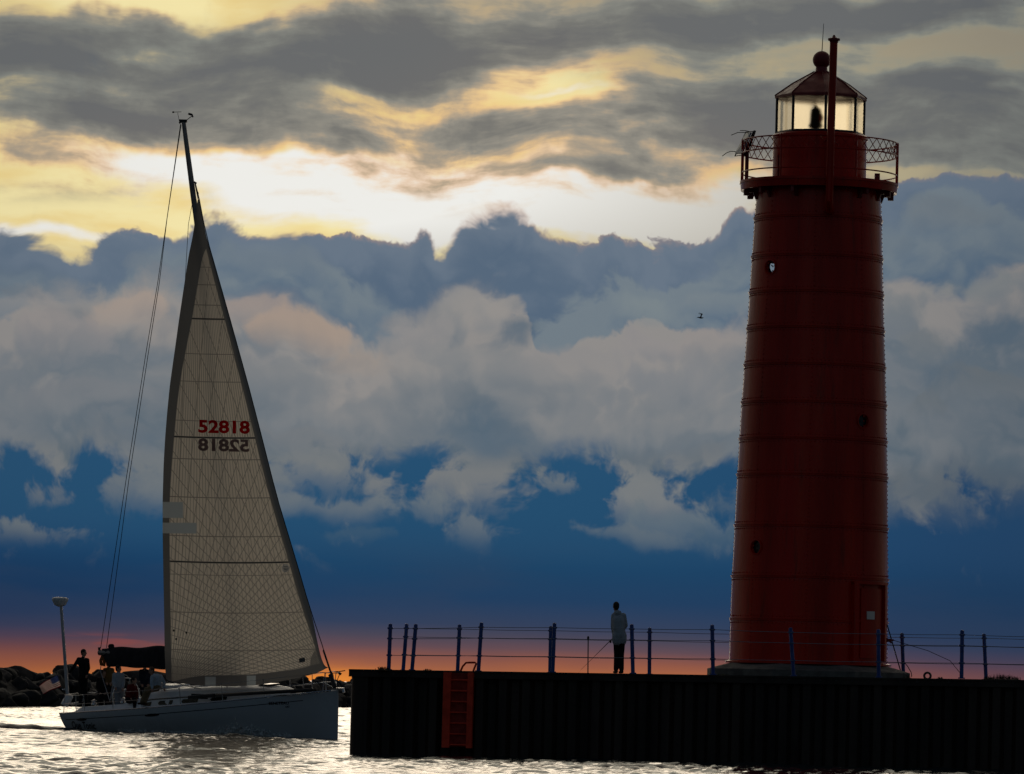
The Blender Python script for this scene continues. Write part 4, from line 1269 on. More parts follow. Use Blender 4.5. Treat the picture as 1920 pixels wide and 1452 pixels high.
    for s in (-1, 1):
        m.tube([(-5.6, s * 1.62, .78), (-5.6, s * 1.62, 1.38), (-6.45, s * 1.42, 1.36), (-6.62, s * 1.0, 1.36), (-6.62, s * .5, 1.36), (-6.62, s * .5, .74)], .0145, 6)
        m.tube([(-6.62, s * 1.38, .74), (-6.5, s * 1.38, 1.36)], .013, 6)
        m.tube([(-5.6, s * 1.62, 1.08), (-6.5, s * 1.40, 1.06), (-6.62, s * .5, 1.06)], .012, 6)
    m.tube([(-6.62, -.5, 1.36), (-6.64, 0, 1.34), (-6.62, .5, 1.36)], .010, 6)
    m.build('pushpit', STAIN, root, smooth=True)
    # bow fittings: anchor roller and a little vane on a bent staff
    m = MB(); m.box((6.72, 0, 1.60), (.5, .14, .07)); m.tube([(6.95, 0, 1.62), (7.0, 0, 1.48)], .05, 8); m.build('anchor_roller', STAIN, root)
    Yb = 135.2
    m = MB(); m.xf = BMI
    m.tube([at(631, 1291, Yb), at(629, 1283, Yb), at(631, 1273, Yb), at(634, 1266, Yb)], .014, 6)
    m.tube([at(634, 1266, Yb), at(636, 1262, Yb)], .05, 8)
    m.tube([at(624, 1260.5, Yb), at(634, 1260.0, Yb), at(645, 1258.2, Yb)], .018, 6)
    m.build('bow_light', BLACK, root)
    # mast
    MT = [(343.5, 226), (348, 262), (352.5, 296), (357, 330), (361.5, 365), (366.5, 400), (377, 480), (390, 590), (401, 728), (415, 885), (429, 982), (438, 1089), (449, 1210), (455, 1290)]
    def mast_Y(py): return 138.45 + (1290 - py) / 1064.0 * -0.85
    m = MB(); m.xf = BMI
    pts = [at(x, y, mast_Y(y)) for x, y in MT]
    rad = [.070, .078, .085, .09, .095] + [.10] * 9
    m.tube(pts, rad, 14); mast = m.build('mast', ALU, root, smooth=True)
    m = MB(); m.xf = BMI
    a = at(343, 226, 137.6)
    m.box(a, (.26, .16, .09)); m.tube([a, at(335, 230, 137.6)], .03, 6); m.build('masthead_crane', BLACK, mast)
    m = MB(); m.xf = BMI
    m.tube([at(336, 229, 137.6), at(332.5, 210.5, 137.6)], .008, 5); m.tube([at(322.5, 209.5, 137.6), at(339.5, 208.8, 137.6)], .010, 5); m.tube([at(322.5, 209.6, 137.6), at(326, 209.4, 137.6)], .03, 6)
    m.build('wind_indicator', BLACK, mast)
    m = MB(); m.xf = BMI
    m.tube([at(348, 225.5, 137.6), at(355, 220, 137.6), at(359.5, 216.5, 137.6)], .013, 5); m.tube([at(352.5, 212.3, 137.6), at(360, 214.5, 137.6)], .04, 6); m.tube([at(359.5, 214, 137.6), at(361, 219, 137.6)], .03, 6)
    m.build('anemometer', BLACK, mast)
    m = MB(); m.xf = BMI
    m.tube([at(365, 341, 137.5), at(366.5, 352, 137.5), at(369.5, 361, 137.5), at(370.5, 372, 137.5)], [.03, .02, .045, .02], 6)
    m.tube([at(363, 340, 137.5), at(367.5, 343, 137.5)], .035, 6); m.build('halyard_swivel', BLACK, mast)
    # forestay
    m = MB(); m.xf = BMI
    fore = at(626, 1290, 135.45)
    m.tube([at(366, 344, 137.55)] + [at(s_tab(SAIL_R, 372 + 880 * q) + .5, 372 + 880 * q, 137.35 - 1.6 * q) for q in [i / 20 for i in range(21)]] + [at(622, 1266, 135.6), fore], .016, 6); m.tube([at(604, 1220, 135.75), at(625, 1284, 135.4)], .032, 6); m.tube([at(617, 1266, 135.6), at(626, 1290, 135.4)], .075, 10)
    m.build('forestay', CARBON, root)
    # shrouds and running lines
    m = MB(); m.xf = BMI
    m.tube([at(361, 372, 137.5), at(352.5, 420, 137.9), at(344.5, 560, 138.3), at(338, 800, 139), at(398, 1310, 139.9)], .009, 5)
    m.build('shroud', ROPE, root)
    bend = at(191, 1217, 142.9)
    for q, nm in (([at(338, 231, 137.6), at(310, 430, 138.6), at(296, 530, 139.2), at(274, 665, 140), at(238, 900, 141.3), bend], 'topping_lift'),
                  ([at(339, 233, 137.6), at(313, 410, 138.5), at(299, 530, 139.2), at(280, 655, 140), at(243, 900, 141.2), at(216, 1110, 142.3), at(202, 1216, 142.9)], 'lazy_line')):
        m = MB(); m.xf = BMI; m.tube(q, .0115, 5); m.build(nm, ROPE, root)
    # boom and stowed mainsail in its cover
    m = MB(); m.xf = BMI
    def by(px): return 138.3 + (455 - px) / 265.0 * 4.6
    m.tube([at(x, 1225 + (x - 190) * 0.03, by(x)) for x in (189, 250, 320, 390, 450)], .10, 10); boom = m.build('boom', ALU, root, smooth=True)
    m = MB(); m.xf = BMI
    rows = []
    K = 14
    for i in range(41):
        x = 193 + (446 - 193) * i / 40
        t = i / 40
        top = 1216 - 3.2 * min(1, t / .4) - 1.6 * math.sin(x * .09); bot = lerp_tab([(193, 1222), (197, 1230), (201, 1247), (206, 1251), (250, 1253), (308, 1256.5), (446, 1262)], x) + .8 * math.sin(x * .13)
        c = (top + bot) / 2; h = (bot - top) / 2
        Yc = by(x); w = .26 * min(1, .35 + i / 6)
        r = []
        for k in range(K):
            a = 2 * PI * k / K
            sx = abs(math.cos(a)) ** .7 * (1 if math.cos(a) > 0 else -1); sz = abs(math.sin(a)) ** .6 * (1 if math.sin(a) > 0 else -1)
            p = at(x, c - h * sz, Yc + w * sx * (1.0 - .35 * max(0, sz)) + .03 * math.sin(x * .5 + k))
            r.append(p)
        rows.append(r)
    m.grid(rows, closed=True); m.add(rows[0], [tuple(range(K))]); m.add(rows[-1], [tuple(range(K))])
    cov = m.build('mainsail_cover', COVER, root, smooth=True)
    m = MB(); m.xf = BMI; m.tube([at(208, 1213.5, by(208)), at(213, 1213.5, by(213))], .09, 8); m.build('cover_end_roll', COVER, cov)
    m = MB(); m.xf = BMI
    m.tube([at(188, 1215, 142.9), at(189, 1222, 142.9), at(194, 1229, 142.9), at(196, 1236, 142.9)], .045, 7); m.build('outhaul', CARBON, boom)
    m = MB(); m.xf = BMI
    m.tube([at(195, 1231, 142.8), at(191, 1240, 142.8), at(192, 1247, 142.8), at(197, 1249, 142.8), at(198, 1240, 142.8), at(195, 1232, 142.8)], .06, 7); m.build('rope_bundle', paint('orange_rope', (0.30, 0.10, 0.02), 0.9), boom)
    m = MB(); m.xf = BMI
    m.tube([at(192, 1247, 142.8), at(190, 1258, 142.7), at(208, 1318, 142.3)], .014, 5); m.tube([at(216, 1262, 142.0), at(208, 1314, 141.8)], .022, 6); m.build('mainsheet', WIRE, root)
    build_foresail(root)
    # sheets from the clew
    m = MB(); m.xf = BMI
    m.tube([at(313, 1277, 138.4), at(340, 1285, 138.2), at(375, 1293, 138.0)], .014, 5)
    m.tube([at(313, 1278, 138.4), at(300, 1290, 139.0), at(268, 1303, 140.2)], .014, 5)
    m.build('foresail_sheet', WIRE, root)
    # radar pole
    m = MB(); m.xf = BMI
    Yr = 143.6
    m.tube([at(118, 1137, Yr), at(131, 1322, Yr)], [.052, .062], 10); rp = m.build('radar_pole', POLE, root, smooth=True)
    c = at(116, 1136, Yr)
    m = MB(); m.xf = BMI
    m.lathe([(.07, -.06), (.20, 0.0), (.23, .07), (.275, .15), (.285, .20), (.27, .235), (.20, .262), (.05, .275)], 28, c); m.build('radome', DECK, rp, smooth=True)
    # outboard engine stowed on the rail
    m = MB(); 
    mt = Matrix.Translation(at(129, 1314, Yr)) @ Matrix.Rotation(math.radians(28), 4, 'Y')
    m.xf = BMI @ mt
    m.lathe([(.10, -.22), (.13, -.2), (.14, 0), (.13, .18), (.08, .23)], 8, (0, 0, 0)); ob = m.build('outboard_engine', DECK, root, smooth=True)
    m = MB(); m.xf = BMI; m.tube([at(119, 1293.5, Yr), at(125, 1295, Yr), at(131, 1303, Yr)], .03, 6); m.build('engine_handle', STAIN, ob)
    # ensign staff with flag
    m = MB(); m.xf = BMI; m.tube([at(109, 1262, 143.9), at(128, 1312, 143.8)], .014, 6); m.build('ensign_staff', BLACK, root)
    build_flag()
    # spinnaker pole lashed along the side deck
    p0, p1 = at(400, 1305.5, 137.9), at(586, 1294.5, 135.35)
    o = MB(); c = (p0 + p1) / 2; o.xf = Matrix.Translation(-c)
    o.tube([p0, p0.lerp(p1, .02), p0.lerp(p1, .98), p1], [.03, .062, .062, .03], 10)
    sp = o.build('spinnaker_pole', CARBON, None, smooth=True, loc=c)
    tag(sp, 'long black spar lying along the side deck of the boat', 'spar')
    m = MB(); m.xf = Matrix.Translation(-c)
    m.box(at(372, 1307, 138.2), (.55, .2, .17)); m.tube([at(352, 1309, 138.4), at(400, 1305, 137.9)], .07, 8); m.build('deck_bag', CARBON, sp)
    return root

SAIL_L = [(372, 370), (405, 365.5), (440, 360.5), (480, 352), (540, 343), (596, 334.5), (650, 327), (720, 317), (770, 312), (818, 308), (870, 305), (940, 303), (1000, 303), (1060, 304), (1117, 305), (1200, 306.5), (1240, 308.5), (1262, 310), (1276, 313)]
SAIL_R = [(372, 371.5), (385, 374.5), (440, 385), (500, 402), (596, 429), (720, 463), (819, 488.5), (929, 516), (1060, 555), (1140, 578), (1200, 598), (1252, 614.5)]
def s_tab(tab, y): return (lerp_tab(tab, y - 12) + 2 * lerp_tab(tab, y) + lerp_tab(tab, y + 12)) / 4
FOOT = [(0, 1276), (.1, 1283), (.22, 1287), (.4, 1288), (.55, 1286), (.66, 1281), (.8, 1273), (.93, 1263), (1, 1252)]
def sail_xy(s, t):
    yl, yr = 372 + 904 * s, 372 + 880 * s
    xl, xr = s_tab(SAIL_L, yl), s_tab(SAIL_R, yr)
    x = xl + (xr - xl) * t; y = yl + (yr - yl) * t
    k = max(0, (s - .88) / .12); k = k * k * (3 - 2 * k)
    y += k * (lerp_tab(FOOT, t) - y) - 3.0 * math.sin(PI * t) * (1 - k) * min(1, s * 4)
    return x, y
def sail_Y(s, t):
    yl = 137.35 + (138.35 - 137.35) * s; yr = 137.35 + (135.75 - 137.35) * s
    b = 4 * t * (1 - t) * 0.62 * (math.sin(PI * min(1, s * .95 + .04)) ** .6) * s ** .5
    fold = 0.02 * math.sin(t * 40 + s * 9) * max(0, s - .8) * 5 * (1 - t)
    return yl + (yr - yl) * t - b + fold

def build_foresail(root):
    NR = 150
    def wl(s):                                             # leech band, fraction of the width
        y = 372 + 904 * s
        w = lerp_tab([(372, 30), (440, 30), (480, 27), (596, 24), (720, 18), (819, 17), (940, 14), (1276, 12)], y)
        xl, xr = s_tab(SAIL_L, y), s_tab(SAIL_R, y)
        return min(.62 if y > 440 else 1.0, w / max(1, xr - xl)) if y > 436 else .93
    def wr(s):
        y = 372 + 904 * s
        w = lerp_tab([(372, 4), (440, 6), (600, 10), (819, 13), (1000, 13), (1252, 14)], y)
        xl, xr = s_tab(SAIL_L, y), s_tab(SAIL_R, y)
        return max(0.06 if y < 436 else 0, min(.3, w / max(1, xr - xl)))
    sv = [i / NR for i in range(NR + 1)]
    KL, KM, KR = 3, 26, 3
    vs = []; pos = []; NT = KL + KM + KR + 1
    for s in sv:
        a, b = wl(s), wr(s)
        if a + b > .98: a = .98 - b
        ts = [a * i / KL for i in range(KL)] + [a + (1 - a - b) * i / KM for i in range(KM)] + [1 - b + b * i / KR for i in range(KR + 1)]
        for t in ts:
            x, y = sail_xy(s, t); vs.append(BMI @ at(x, y, sail_Y(s, t))); pos.append((x / 100, y / 100, 0.0))
    fs = []; mi = []
    for i in range(NR):
        for j in range(NT - 1):
            fs.append((i * NT + j, i * NT + j + 1, (i + 1) * NT + j + 1, (i + 1) * NT + j))
            k = 0
            mi.append(k)
    me = bpy.data.meshes.new('foresail'); me.from_pydata([tuple(v) for v in vs], [], fs)
    at_ = me.attributes.new('cloth_uv', 'FLOAT_VECTOR', 'POINT'); at_.data.foreach_set('vector', np.array(pos, np.float32).ravel())
    def cloth_mat(name, rgb, lines, tfac, dark=(0.04, 0.045, 0.05)):
        m, t, out = new_mat(name); q = G(t)
        col = (rgb[0], rgb[1], rgb[2], 1)
        if lines:
            an = t.nodes.new('ShaderNodeAttribute'); an.attribute_name = 'cloth_uv'
            X, Y, _ = q.sep(an.outputs['Vector'])
            def fan(px, py, n, w, r0=0.0):
                dx = X - px / 100; dy = Y - py / 100
                ang = q.m('ARCTAN2', dx, dy) * n
                fr = q.m('ABSOLUTE', q.m('FRACT', ang) - 0.5)
                r = q.m('SQRT', dx * dx + dy * dy)
                dist = (0.5 - fr) / n * r                   # distance from the nearest thread, in cloth units
                return q.ss(dist, w * 1.6, w * 0.4, 0, 1, 'LINEAR')
            L = fan(315, 1300, 21, 0.0060)
            L = q.m('MAXIMUM', L, fan(640, 1290, 23, 0.0060))
            L = q.m('MAXIMUM', L, fan(372, 250, 120, 0.0042))
            seam = None
            bow = q.m('SINE', (X - 3.0) * 1.1) * -0.03
            for py, w in ((462, .005), (497, .005), (530, .006), (568, .006), (594, .011), (660, .005), (712, .005), (786, .005), (817, .011), (858, .006), (930, .006), (1003, .006), (1052, .011), (1076, .004), (1147, .006), (1218, .006)):
                d = q.m('ABSOLUTE', Y + bow - py / 100.0)
                e = q.ss(d, w * 2.0, w * 0.7, 0, 1, 'LINEAR')
                if w > .01: e = e * 1.6
                seam = e if seam is None else q.m('MAXIMUM', seam, e)
            f = q.m('MINIMUM', q.m('MAXIMUM', L * 0.62, seam * 0.7), 1.0)
            n = q.noise(q.xyz(X * 3.0, Y * 0.5), 1.2, 4, .55)
            col = q.mix(q.ss(n, .35, .7) * .25, col, (rgb[0] * .8, rgb[1] * .8, rgb[2] * .8, 1))
            col = q.mix(f, col, (dark[0], dark[1], dark[2], 1))
            def cv(inp, lo, hi, vlo, vhi, tab):
                return q.curve((inp - lo) * (1.0 / (hi - lo)), [((a - lo) / (hi - lo), (b - vlo) / (vhi - vlo)) for a, b in tab]) * (vhi - vlo) + vlo
            lee = cv(Y, 3.6, 13.0, 2.9, 4.1, [(3.6, 4.05), (4.30, 3.99), (4.5, 3.93), (4.80, 3.79), (5.40, 3.68), (5.96, 3.585), (6.50, 3.48), (7.20, 3.355), (8.18, 3.245), (9.40, 3.165), (10.6, 3.165), (12.0, 3.185), (13.0, 3.20)])
            luf = cv(Y, 3.6, 13.0, 3.5, 6.3, [(a / 100, (b - w) / 100) for (a, b), w in zip([p for p in SAIL_R] , (3, 3, 5, 8, 10, 12, 13, 13, 14, 14, 14, 15))] + [(13.0, 6.2)])
            ft = cv(X, 3.0, 6.3, 12.2, 13.0, [(3.0, 12.88), (3.5, 12.72), (3.8, 12.68), (4.2, 12.67), (4.6, 12.66), (5.2, 12.60), (5.6, 12.54), (5.9, 12.46), (6.3, 12.34)])
            def stp(v, w=.008): return q.ss(v, -w, w, 0, 1, 'LINEAR')
            band = q.m('MAXIMUM', stp(lee - X), q.m('MAXIMUM', stp(X - luf), stp(Y - ft)))
            cx_ = (X - 6.06); cy_ = (Y - 12.46) * 0.8
            band = q.m('MAXIMUM', band, stp(0.27 - q.m('SQRT', cx_ * cx_ + cy_ * cy_)) * .75)
            col = q.mix(band, col, (0.15, 0.152, 0.155, 1))
            col = q.mix(stp(X - luf - .05, .02) , col, (0.085, 0.10, 0.12, 1))
            pt_ = None
            for x0, x1, y0, y1 in ((3.0, 3.41, 9.41, 9.71), (3.0, 3.66, 9.80, 10.0), (3.82, 4.02, 12.70, 13.0), (4.60, 4.77, 12.68, 13.0)):
                e = stp(X - x0) * stp(x1 - X) * stp(Y - y0) * stp(y1 - Y)
                pt_ = e if pt_ is None else q.m('MAXIMUM', pt_, e)
            col = q.mix(pt_, col, (0.40, 0.46, 0.50, 1))
        d = t.nodes.new('ShaderNodeBsdfDiffuse'); tl = t.nodes.new('ShaderNodeBsdfTranslucent'); gl = t.nodes.new('ShaderNodeBsdfGlossy'); gl.inputs['Roughness'].default_value = .35
        q.put(d.inputs[0], col); q.put(tl.inputs[0], col)
        mx = t.nodes.new('ShaderNodeMixShader'); mx.inputs[0].default_value = tfac
        t.links.new(d.outputs[0], mx.inputs[1]); t.links.new(tl.outputs[0], mx.inputs[2])
        m2 = t.nodes.new('ShaderNodeMixShader'); m2.inputs[0].default_value = .03
        t.links.new(mx.outputs[0], m2.inputs[1]); t.links.new(gl.outputs[0], m2.inputs[2]); t.links.new(m2.outputs[0], out.inputs[0])
        return m
    me.materials.append(cloth_mat('sailcloth', SAILC, True, 0.72))
    me.materials.append(cloth_mat('sail_edge_cloth', (0.115, 0.12, 0.125), False, 0.5))
    me.materials.append(cloth_mat('sail_patch_cloth', (0.22, 0.26, 0.30), False, 0.45))
    me.polygons.foreach_set('material_index', mi); me.polygons.foreach_set('use_smooth', [True] * len(fs))
    sail = bpy.data.objects.new('foresail', me); COL.objects.link(sail); sail.parent = root
    # numbers
    def on_sail(px, py, off=0.03):
        s = (py - 372) / 892.0
        for _ in range(3):
            yl = 372 + 904 * s; xl, xr = s_tab(SAIL_L, yl), s_tab(SAIL_R, yl); t = (px - xl) / max(1, xr - xl)
            x, y = sail_xy(s, t); s += (py - y) / 892.0
        return BMI @ at(px, py, sail_Y(s, t) - off)
    def number(txt, px0, py_base, hpx, wpx, name, mat, mirror=False):
        v, f = text_mesh(txt, 1.0, 0.035, 0.0, 0.0)
        x0 = min(a.x for a in v); x1 = max(a.x for a in v); y0 = min(a.y for a in v); y1 = max(a.y for a in v)
        m = MB(); o = []
        for a in v:
            u = (a.x - x0) / (x1 - x0); w = (a.y - y0) / (y1 - y0)
            if mirror: u = 1 - u
            o.append(on_sail(px0 + u * wpx, py_base - w * hpx + u * wpx * 0.02))
        m.add(o, f); return m.build(name, mat, sail)
    number('52818', 369.5, 810.5, 25, 97, 'sail_number', thin_cloth('number_red', (0.55, 0.008, 0.01), .7))
    number('52818', 369, 844.5, 24, 96, 'sail_number', thin_cloth('number_grey', (0.20, 0.15, 0.165), .7), mirror=True)
    m = MB(); K = 24
    m.add([on_sail(533 + 7.5 * math.cos(2 * PI * i / K), 1065 + 8 * math.sin(2 * PI * i / K), .035) for i in range(K)], [tuple(range(K))]); st = m.build('round_patch', thin_cloth('sticker_white', (.95, .98, .98), .6), sail)
    for dy, w in ((-3, 4), (0, 5.5), (3, 4)):
        m = MB(); m.add([on_sail(533 + a, 1065 + dy + b, .05) for a, b in ((-w, -.7), (w, -.7), (w, .5), (-w, .5))], [(0, 1, 2, 3)]); m.build('patch_print', paint('patch_print', (.25, .28, .30), .6), st)
    m = MB(); m.add([on_sail(558 + a, 1233 + b + a * .0, .035) for a, b in ((0, 2.5), (11, 0), (11.5, 9), (.7, 10.5))], [(0, 1, 2, 3)]); lg = m.build('sailmaker_label', CARBON, sail)
    v, f = text_mesh('UK', 1.0, .02, 0, 0.0); m = MB(); m.add([on_sail(559.5 + a.x * 6.2, 1242 - a.y * 8, .05) for a in v], f); m.build('label_lettering', paint('label_grey', (.2, .2, .2), .7), lg)
    for px, py in ((323.5, 1183), (347, 1187), (328, 1199)):
        m = MB(); m.add([on_sail(px + 2.0 * math.cos(a), py + 2.3 * math.sin(a), .035) for a in [i * PI / 4 for i in range(8)]], [tuple(range(8))]); m.build('telltale_patch', CARBON, sail)

def thin_cloth(name, rgb, k=.55):
    m, t, out = new_mat(name)
    d = t.nodes.new('ShaderNodeBsdfDiffuse'); tl = t.nodes.new('ShaderNodeBsdfTranslucent')
    for n in (d, tl): n.inputs[0].default_value = (rgb[0], rgb[1], rgb[2], 1)
    mx = t.nodes.new('ShaderNodeMixShader'); mx.inputs[0].default_value = k
    t.links.new(d.outputs[0], mx.inputs[1]); t.links.new(tl.outputs[0], mx.inputs[2]); t.links.new(mx.outputs[0], out.inputs[0])
    return m

def build_flag():
    # stars and stripes on the staff: hoist on the staff side (right), fly blowing aft
    HT, HB, FT, FB = (112, 1266.5), (118.5, 1287.5), (77, 1285.5), (84.5, 1301.5)
    NX, NY = 30, 13
    root_c = at(112, 1275, 143.9)
    def pt(u, v, off=0.0):
        x = (HT[0] + (FT[0] - HT[0]) * u) * (1 - v) + (HB[0] + (FB[0] - HB[0]) * u) * v
        y = (HT[1] + (FT[1] - HT[1]) * u) * (1 - v) + (HB[1] + (FB[1] - HB[1]) * u) * v
        y += 1.4 * math.sin(u * 7.5 + .5) * u
        return at(x, y, 143.9 + .14 * math.sin(u * 9 + v * 1.4) * (u ** .5) - off) - root_c
    m = MB()
    rows = [[pt(i / NX, j / NY) for i in range(NX + 1)] for j in range(NY + 1)]
    n = NX + 1
    m.v = [tuple(p) for r in rows for p in r]
    for j in range(NY):
        for i in range(NX):
            m.f.append((j * n + i, j * n + i + 1, (j + 1) * n + i + 1, (j + 1) * n + i))
            m.mi.append(2 if (j < 7 and i < 12) else (0 if j % 2 == 0 else 1))
    mats = [thin_cloth('flag_red', (.30, .008, .016)), thin_cloth('flag_white', (1.0, .93, .86)), thin_cloth('flag_blue', (.05, .08, .26))]
    f = m.build('flag', mats, None, loc=root_c)
    tag(f, 'small stars and stripes flag flying from the stern staff', 'flag')
    m = MB()
    for r in range(9):
        for c in range(6 if r % 2 == 0 else 5):
            u = (.03 + (c + (0 if r % 2 == 0 else .5)) * .066); v = (r + .8) / 9.8 * 7 / 13
            p = [pt(u + .011 * math.cos(a), v + .016 * math.sin(a), .012) for a in [k * 2 * PI / 5 for k in range(5)]]
            m.add(p, [tuple(range(5))])
    m.build('stars', mats[1], f)

# ------------------------------------------------------------------ people
def capsule(mb, a, b, ra, rb, n=12):
    a, b = Vector(a), Vector(b); d = b - a
    L = d.length
    if L < 1e-5: d = Vector((0, 0, 1))
    d.normalize()
    pts = []; rs = []
    for k in range(5):
        t = k / 4 * PI / 2; pts.append(a - d * ra * math.cos(t)); rs.append(max(.001, ra * math.sin(t)))
    for k in range(5):
        t = k / 4 * PI / 2; pts.append(b + d * rb * math.sin(t)); rs.append(max(.001, rb * math.cos(t)))
    mb.tube(pts, rs, n)

def ellip(mb, c, r, M=None, n=14):
    vs = []; fs = []; k = 10
    for i in range(k + 1):
        th = PI * i / k
        for j in range(n):
            ph = 2 * PI * j / n
            v = Vector((r[0] * max(.002, math.sin(th)) * math.cos(ph), r[1] * max(.002, math.sin(th)) * math.sin(ph), r[2] * math.cos(th)))
            if M: v = M @ v
            vs.append(v + Vector(c))
    for i in range(k):
        for j in range(n): fs.append((i * n + j, i * n + (j + 1) % n, (i + 1) * n + (j + 1) % n, (i + 1) * n + j))
    fs.append(tuple(range(n))); fs.append(tuple(k * n + j for j in range(n)))
    mb.add(vs, fs)

def fuse(mb, name, mat, parent, voxel, loc=None, smooth_it=4):
    """one continuous skin over overlapping limbs"""
    me = bpy.data.meshes.new('tmp'); me.from_pydata(mb.v, [], mb.f)
    bm = bmesh.new(); bm.from_mesh(me); bmesh.ops.recalc_face_normals(bm, faces=bm.faces); bm.to_mesh(me); bm.free()
    o = bpy.data.objects.new('tmp', me); COL.objects.link(o)
    r = o.modifiers.new('r', 'REMESH'); r.mode = 'VOXEL'; r.voxel_size = voxel; r.use_smooth_shade = True
    s = o.modifiers.new('s', 'SMOOTH'); s.iterations = smooth_it; s.factor = .5
    dg = bpy.context.evaluated_depsgraph_get(); dg.update()
    res = bpy.data.meshes.new_from_object(o.evaluated_get(dg)); res.name = name
    bpy.data.objects.remove(o); bpy.data.meshes.remove(me)
    res.materials.clear(); res.materials.append(mat)
    ob = bpy.data.objects.new(name, res); COL.objects.link(ob)
    if parent: ob.parent = parent
    if loc is not None: ob.location = loc
    return ob

def person(J, label, jacket, trousers, shoe, hair=HAIRM, face=(0, -1), voxel=0.014, fingers=False, hood=False, hem=0.0, bare_hands=True, girth=1.0):
    """J: joint name -> world position. face: horizontal direction the face points to"""
    J = {k: Vector(v) for k, v in J.items()}
    origin = (J['anL'] + J['anR']) / 2; origin.z -= .08
    Q = {k: v - origin for k, v in J.items()}
    fd = Vector((face[0], face[1], 0)).normalized(); rt = Vector((fd.y, -fd.x, 0))
    up = Vector((0, 0, 1))
    HM = Matrix((rt, fd, up)).transposed()
    h = Q['head']
    b = MB()
    ellip(b, h + up * .02, (.077, .095, .105), HM)
    ellip(b, h + fd * .025 - up * .06, (.055, .065, .06), HM)        # jaw
    capsule(b, h + fd * .092 + up * .01, h + fd * .108 - up * .022, .009, .014, 8)   # nose
    for s in (-1, 1):
        ellip(b, h + rt * s * .079 - fd * .005 - up * .005, (.012, .022, .032), HM, 8)
        ellip(b, h + rt * s * .032 + fd * .085 + up * .018, (.018, .012, .008), HM, 8)   # brow
    ellip(b, h + fd * .088 - up * .055, (.024, .012, .009), HM, 8)      # lips
    capsule(b, Q['neck'], h - up * .05, .056, .052)
    ch = Q['chest']; pv = Q['pelvis']
    capsule(b, ch, pv, .135 * girth, .125 * girth)
    capsule(b, Q['shL'], Q['shR'], .062, .062); capsule(b, Q['neck'] - up * .03, ch, .09, .13)
    for s in 'LR':
        capsule(b, Q['sh' + s], Q['el' + s], .052, .040); capsule(b, Q['el' + s], Q['ha' + s], .040, .027)
        capsule(b, Q['hip' + s], Q['kn' + s], .085, .057); capsule(b, Q['kn' + s], Q['an' + s], .056, .038)
        d = (Q['ha' + s] - Q['el' + s]).normalized()
        side = d.cross(up); side = side.normalized() if side.length > .1 else rt
        nrm = side.cross(d).normalized()
        pc = Q['ha' + s] + d * .045
        for off in (-.028, -.010, .010, .028):
            capsule(b, Q['ha' + s] + side * off * .5, pc + side * off + d * .02, .018, .015, 8)
            ln = {-.028: .055, -.010: .068, .010: .064, .028: .05}[off]
            k1 = pc + side * off + d * (.02 + ln * .5) - nrm * .008; k2 = k1 + d * ln * .35 - nrm * .026
            capsule(b, pc + side * off + d * .02, k1, .0115, .0105, 7); capsule(b, k1, k2, .0105, .009, 7)
        capsule(b, Q['ha' + s] + side * .022 + d * .012, pc + side * .052 + d * .01 - nrm * .012, .014, .0105, 7)
    body = fuse(b, 'person', SKIN, None, voxel if not fingers else .0095, origin, 2 if fingers else 2)
    tag(body, label, 'person')
    # hair
    m = MB(); ellip(m, h + up * .035 - fd * .012, (.086, .102, .105), HM); ellip(m, h - fd * .05 - up * .02, (.07, .05, .07), HM)
    hm = fuse(m, 'hair', hair, body, .012)
    bm = bmesh.new(); bm.from_mesh(hm.data)
    dl = [v for v in bm.verts if (v.co - h).dot(fd) > .055 and v.co.z < h.z + .075]
    bmesh.ops.delete(bm, geom=dl, context='VERTS'); bm.to_mesh(hm.data); bm.free()
    # jacket
    m = MB(); gx = girth
    capsule(m, ch + up * .02, pv + up * .02, .155 * gx, .15 * gx); capsule(m, Q['shL'], Q['shR'], .075, .075); capsule(m, Q['neck'] - up * .03, ch, .09, .15 * gx)
    for s in 'LR':
        capsule(m, Q['sh' + s], ch + (Q['sh' + s] - ch) * .5 - up * .06, .075, .10)
        capsule(m, Q['sh' + s], Q['el' + s], .070 * gx, .058); w = Q['el' + s].lerp(Q['ha' + s], .95); capsule(m, Q['el' + s], w, .060, .044)
    if hem > 0:
        capsule(m, pv + rt * .05, pv - up * hem + rt * .06, .135 * gx, .125 * gx); capsule(m, pv - rt * .05, pv - up * hem - rt * .06, .135 * gx, .125 * gx)
    capsule(m, Q['neck'] - rt * .03, Q['neck'] + rt * .03, .065, .065)
    if hood: ellip(m, Q['neck'] - fd * .07 + up * .0, (.10, .07, .075), HM)
    fuse(m, 'jacket', jacket, body, .016)
    m = MB()
    capsule(m, pv + rt * .05, pv - rt * .05, .13 * gx, .13 * gx)
    for s in 'LR':
        capsule(m, Q['hip' + s], Q['kn' + s], .105, .078); capsule(m, Q['kn' + s], Q['an' + s] + up * .03, .078, .066)
    fuse(m, 'trousers', trousers, body, .016)
    for s in 'LR':
        m = MB(); a = Q['an' + s]
        capsule(m, a - fd * .05 - up * .035, a + fd * .13 - up * .045, .044, .036, 10); capsule(m, a, a - up * .02, .05, .05, 10)
        fuse(m, 'shoe', shoe, body, .012)
    return body

def PJ(Y, d):
    """joints measured as photo column, photo row and metres nearer (-) or farther (+) than Y"""
    return {k: at(v[0], v[1], Y + (v[2] if len(v) > 2 else 0)) for k, v in d.items()}

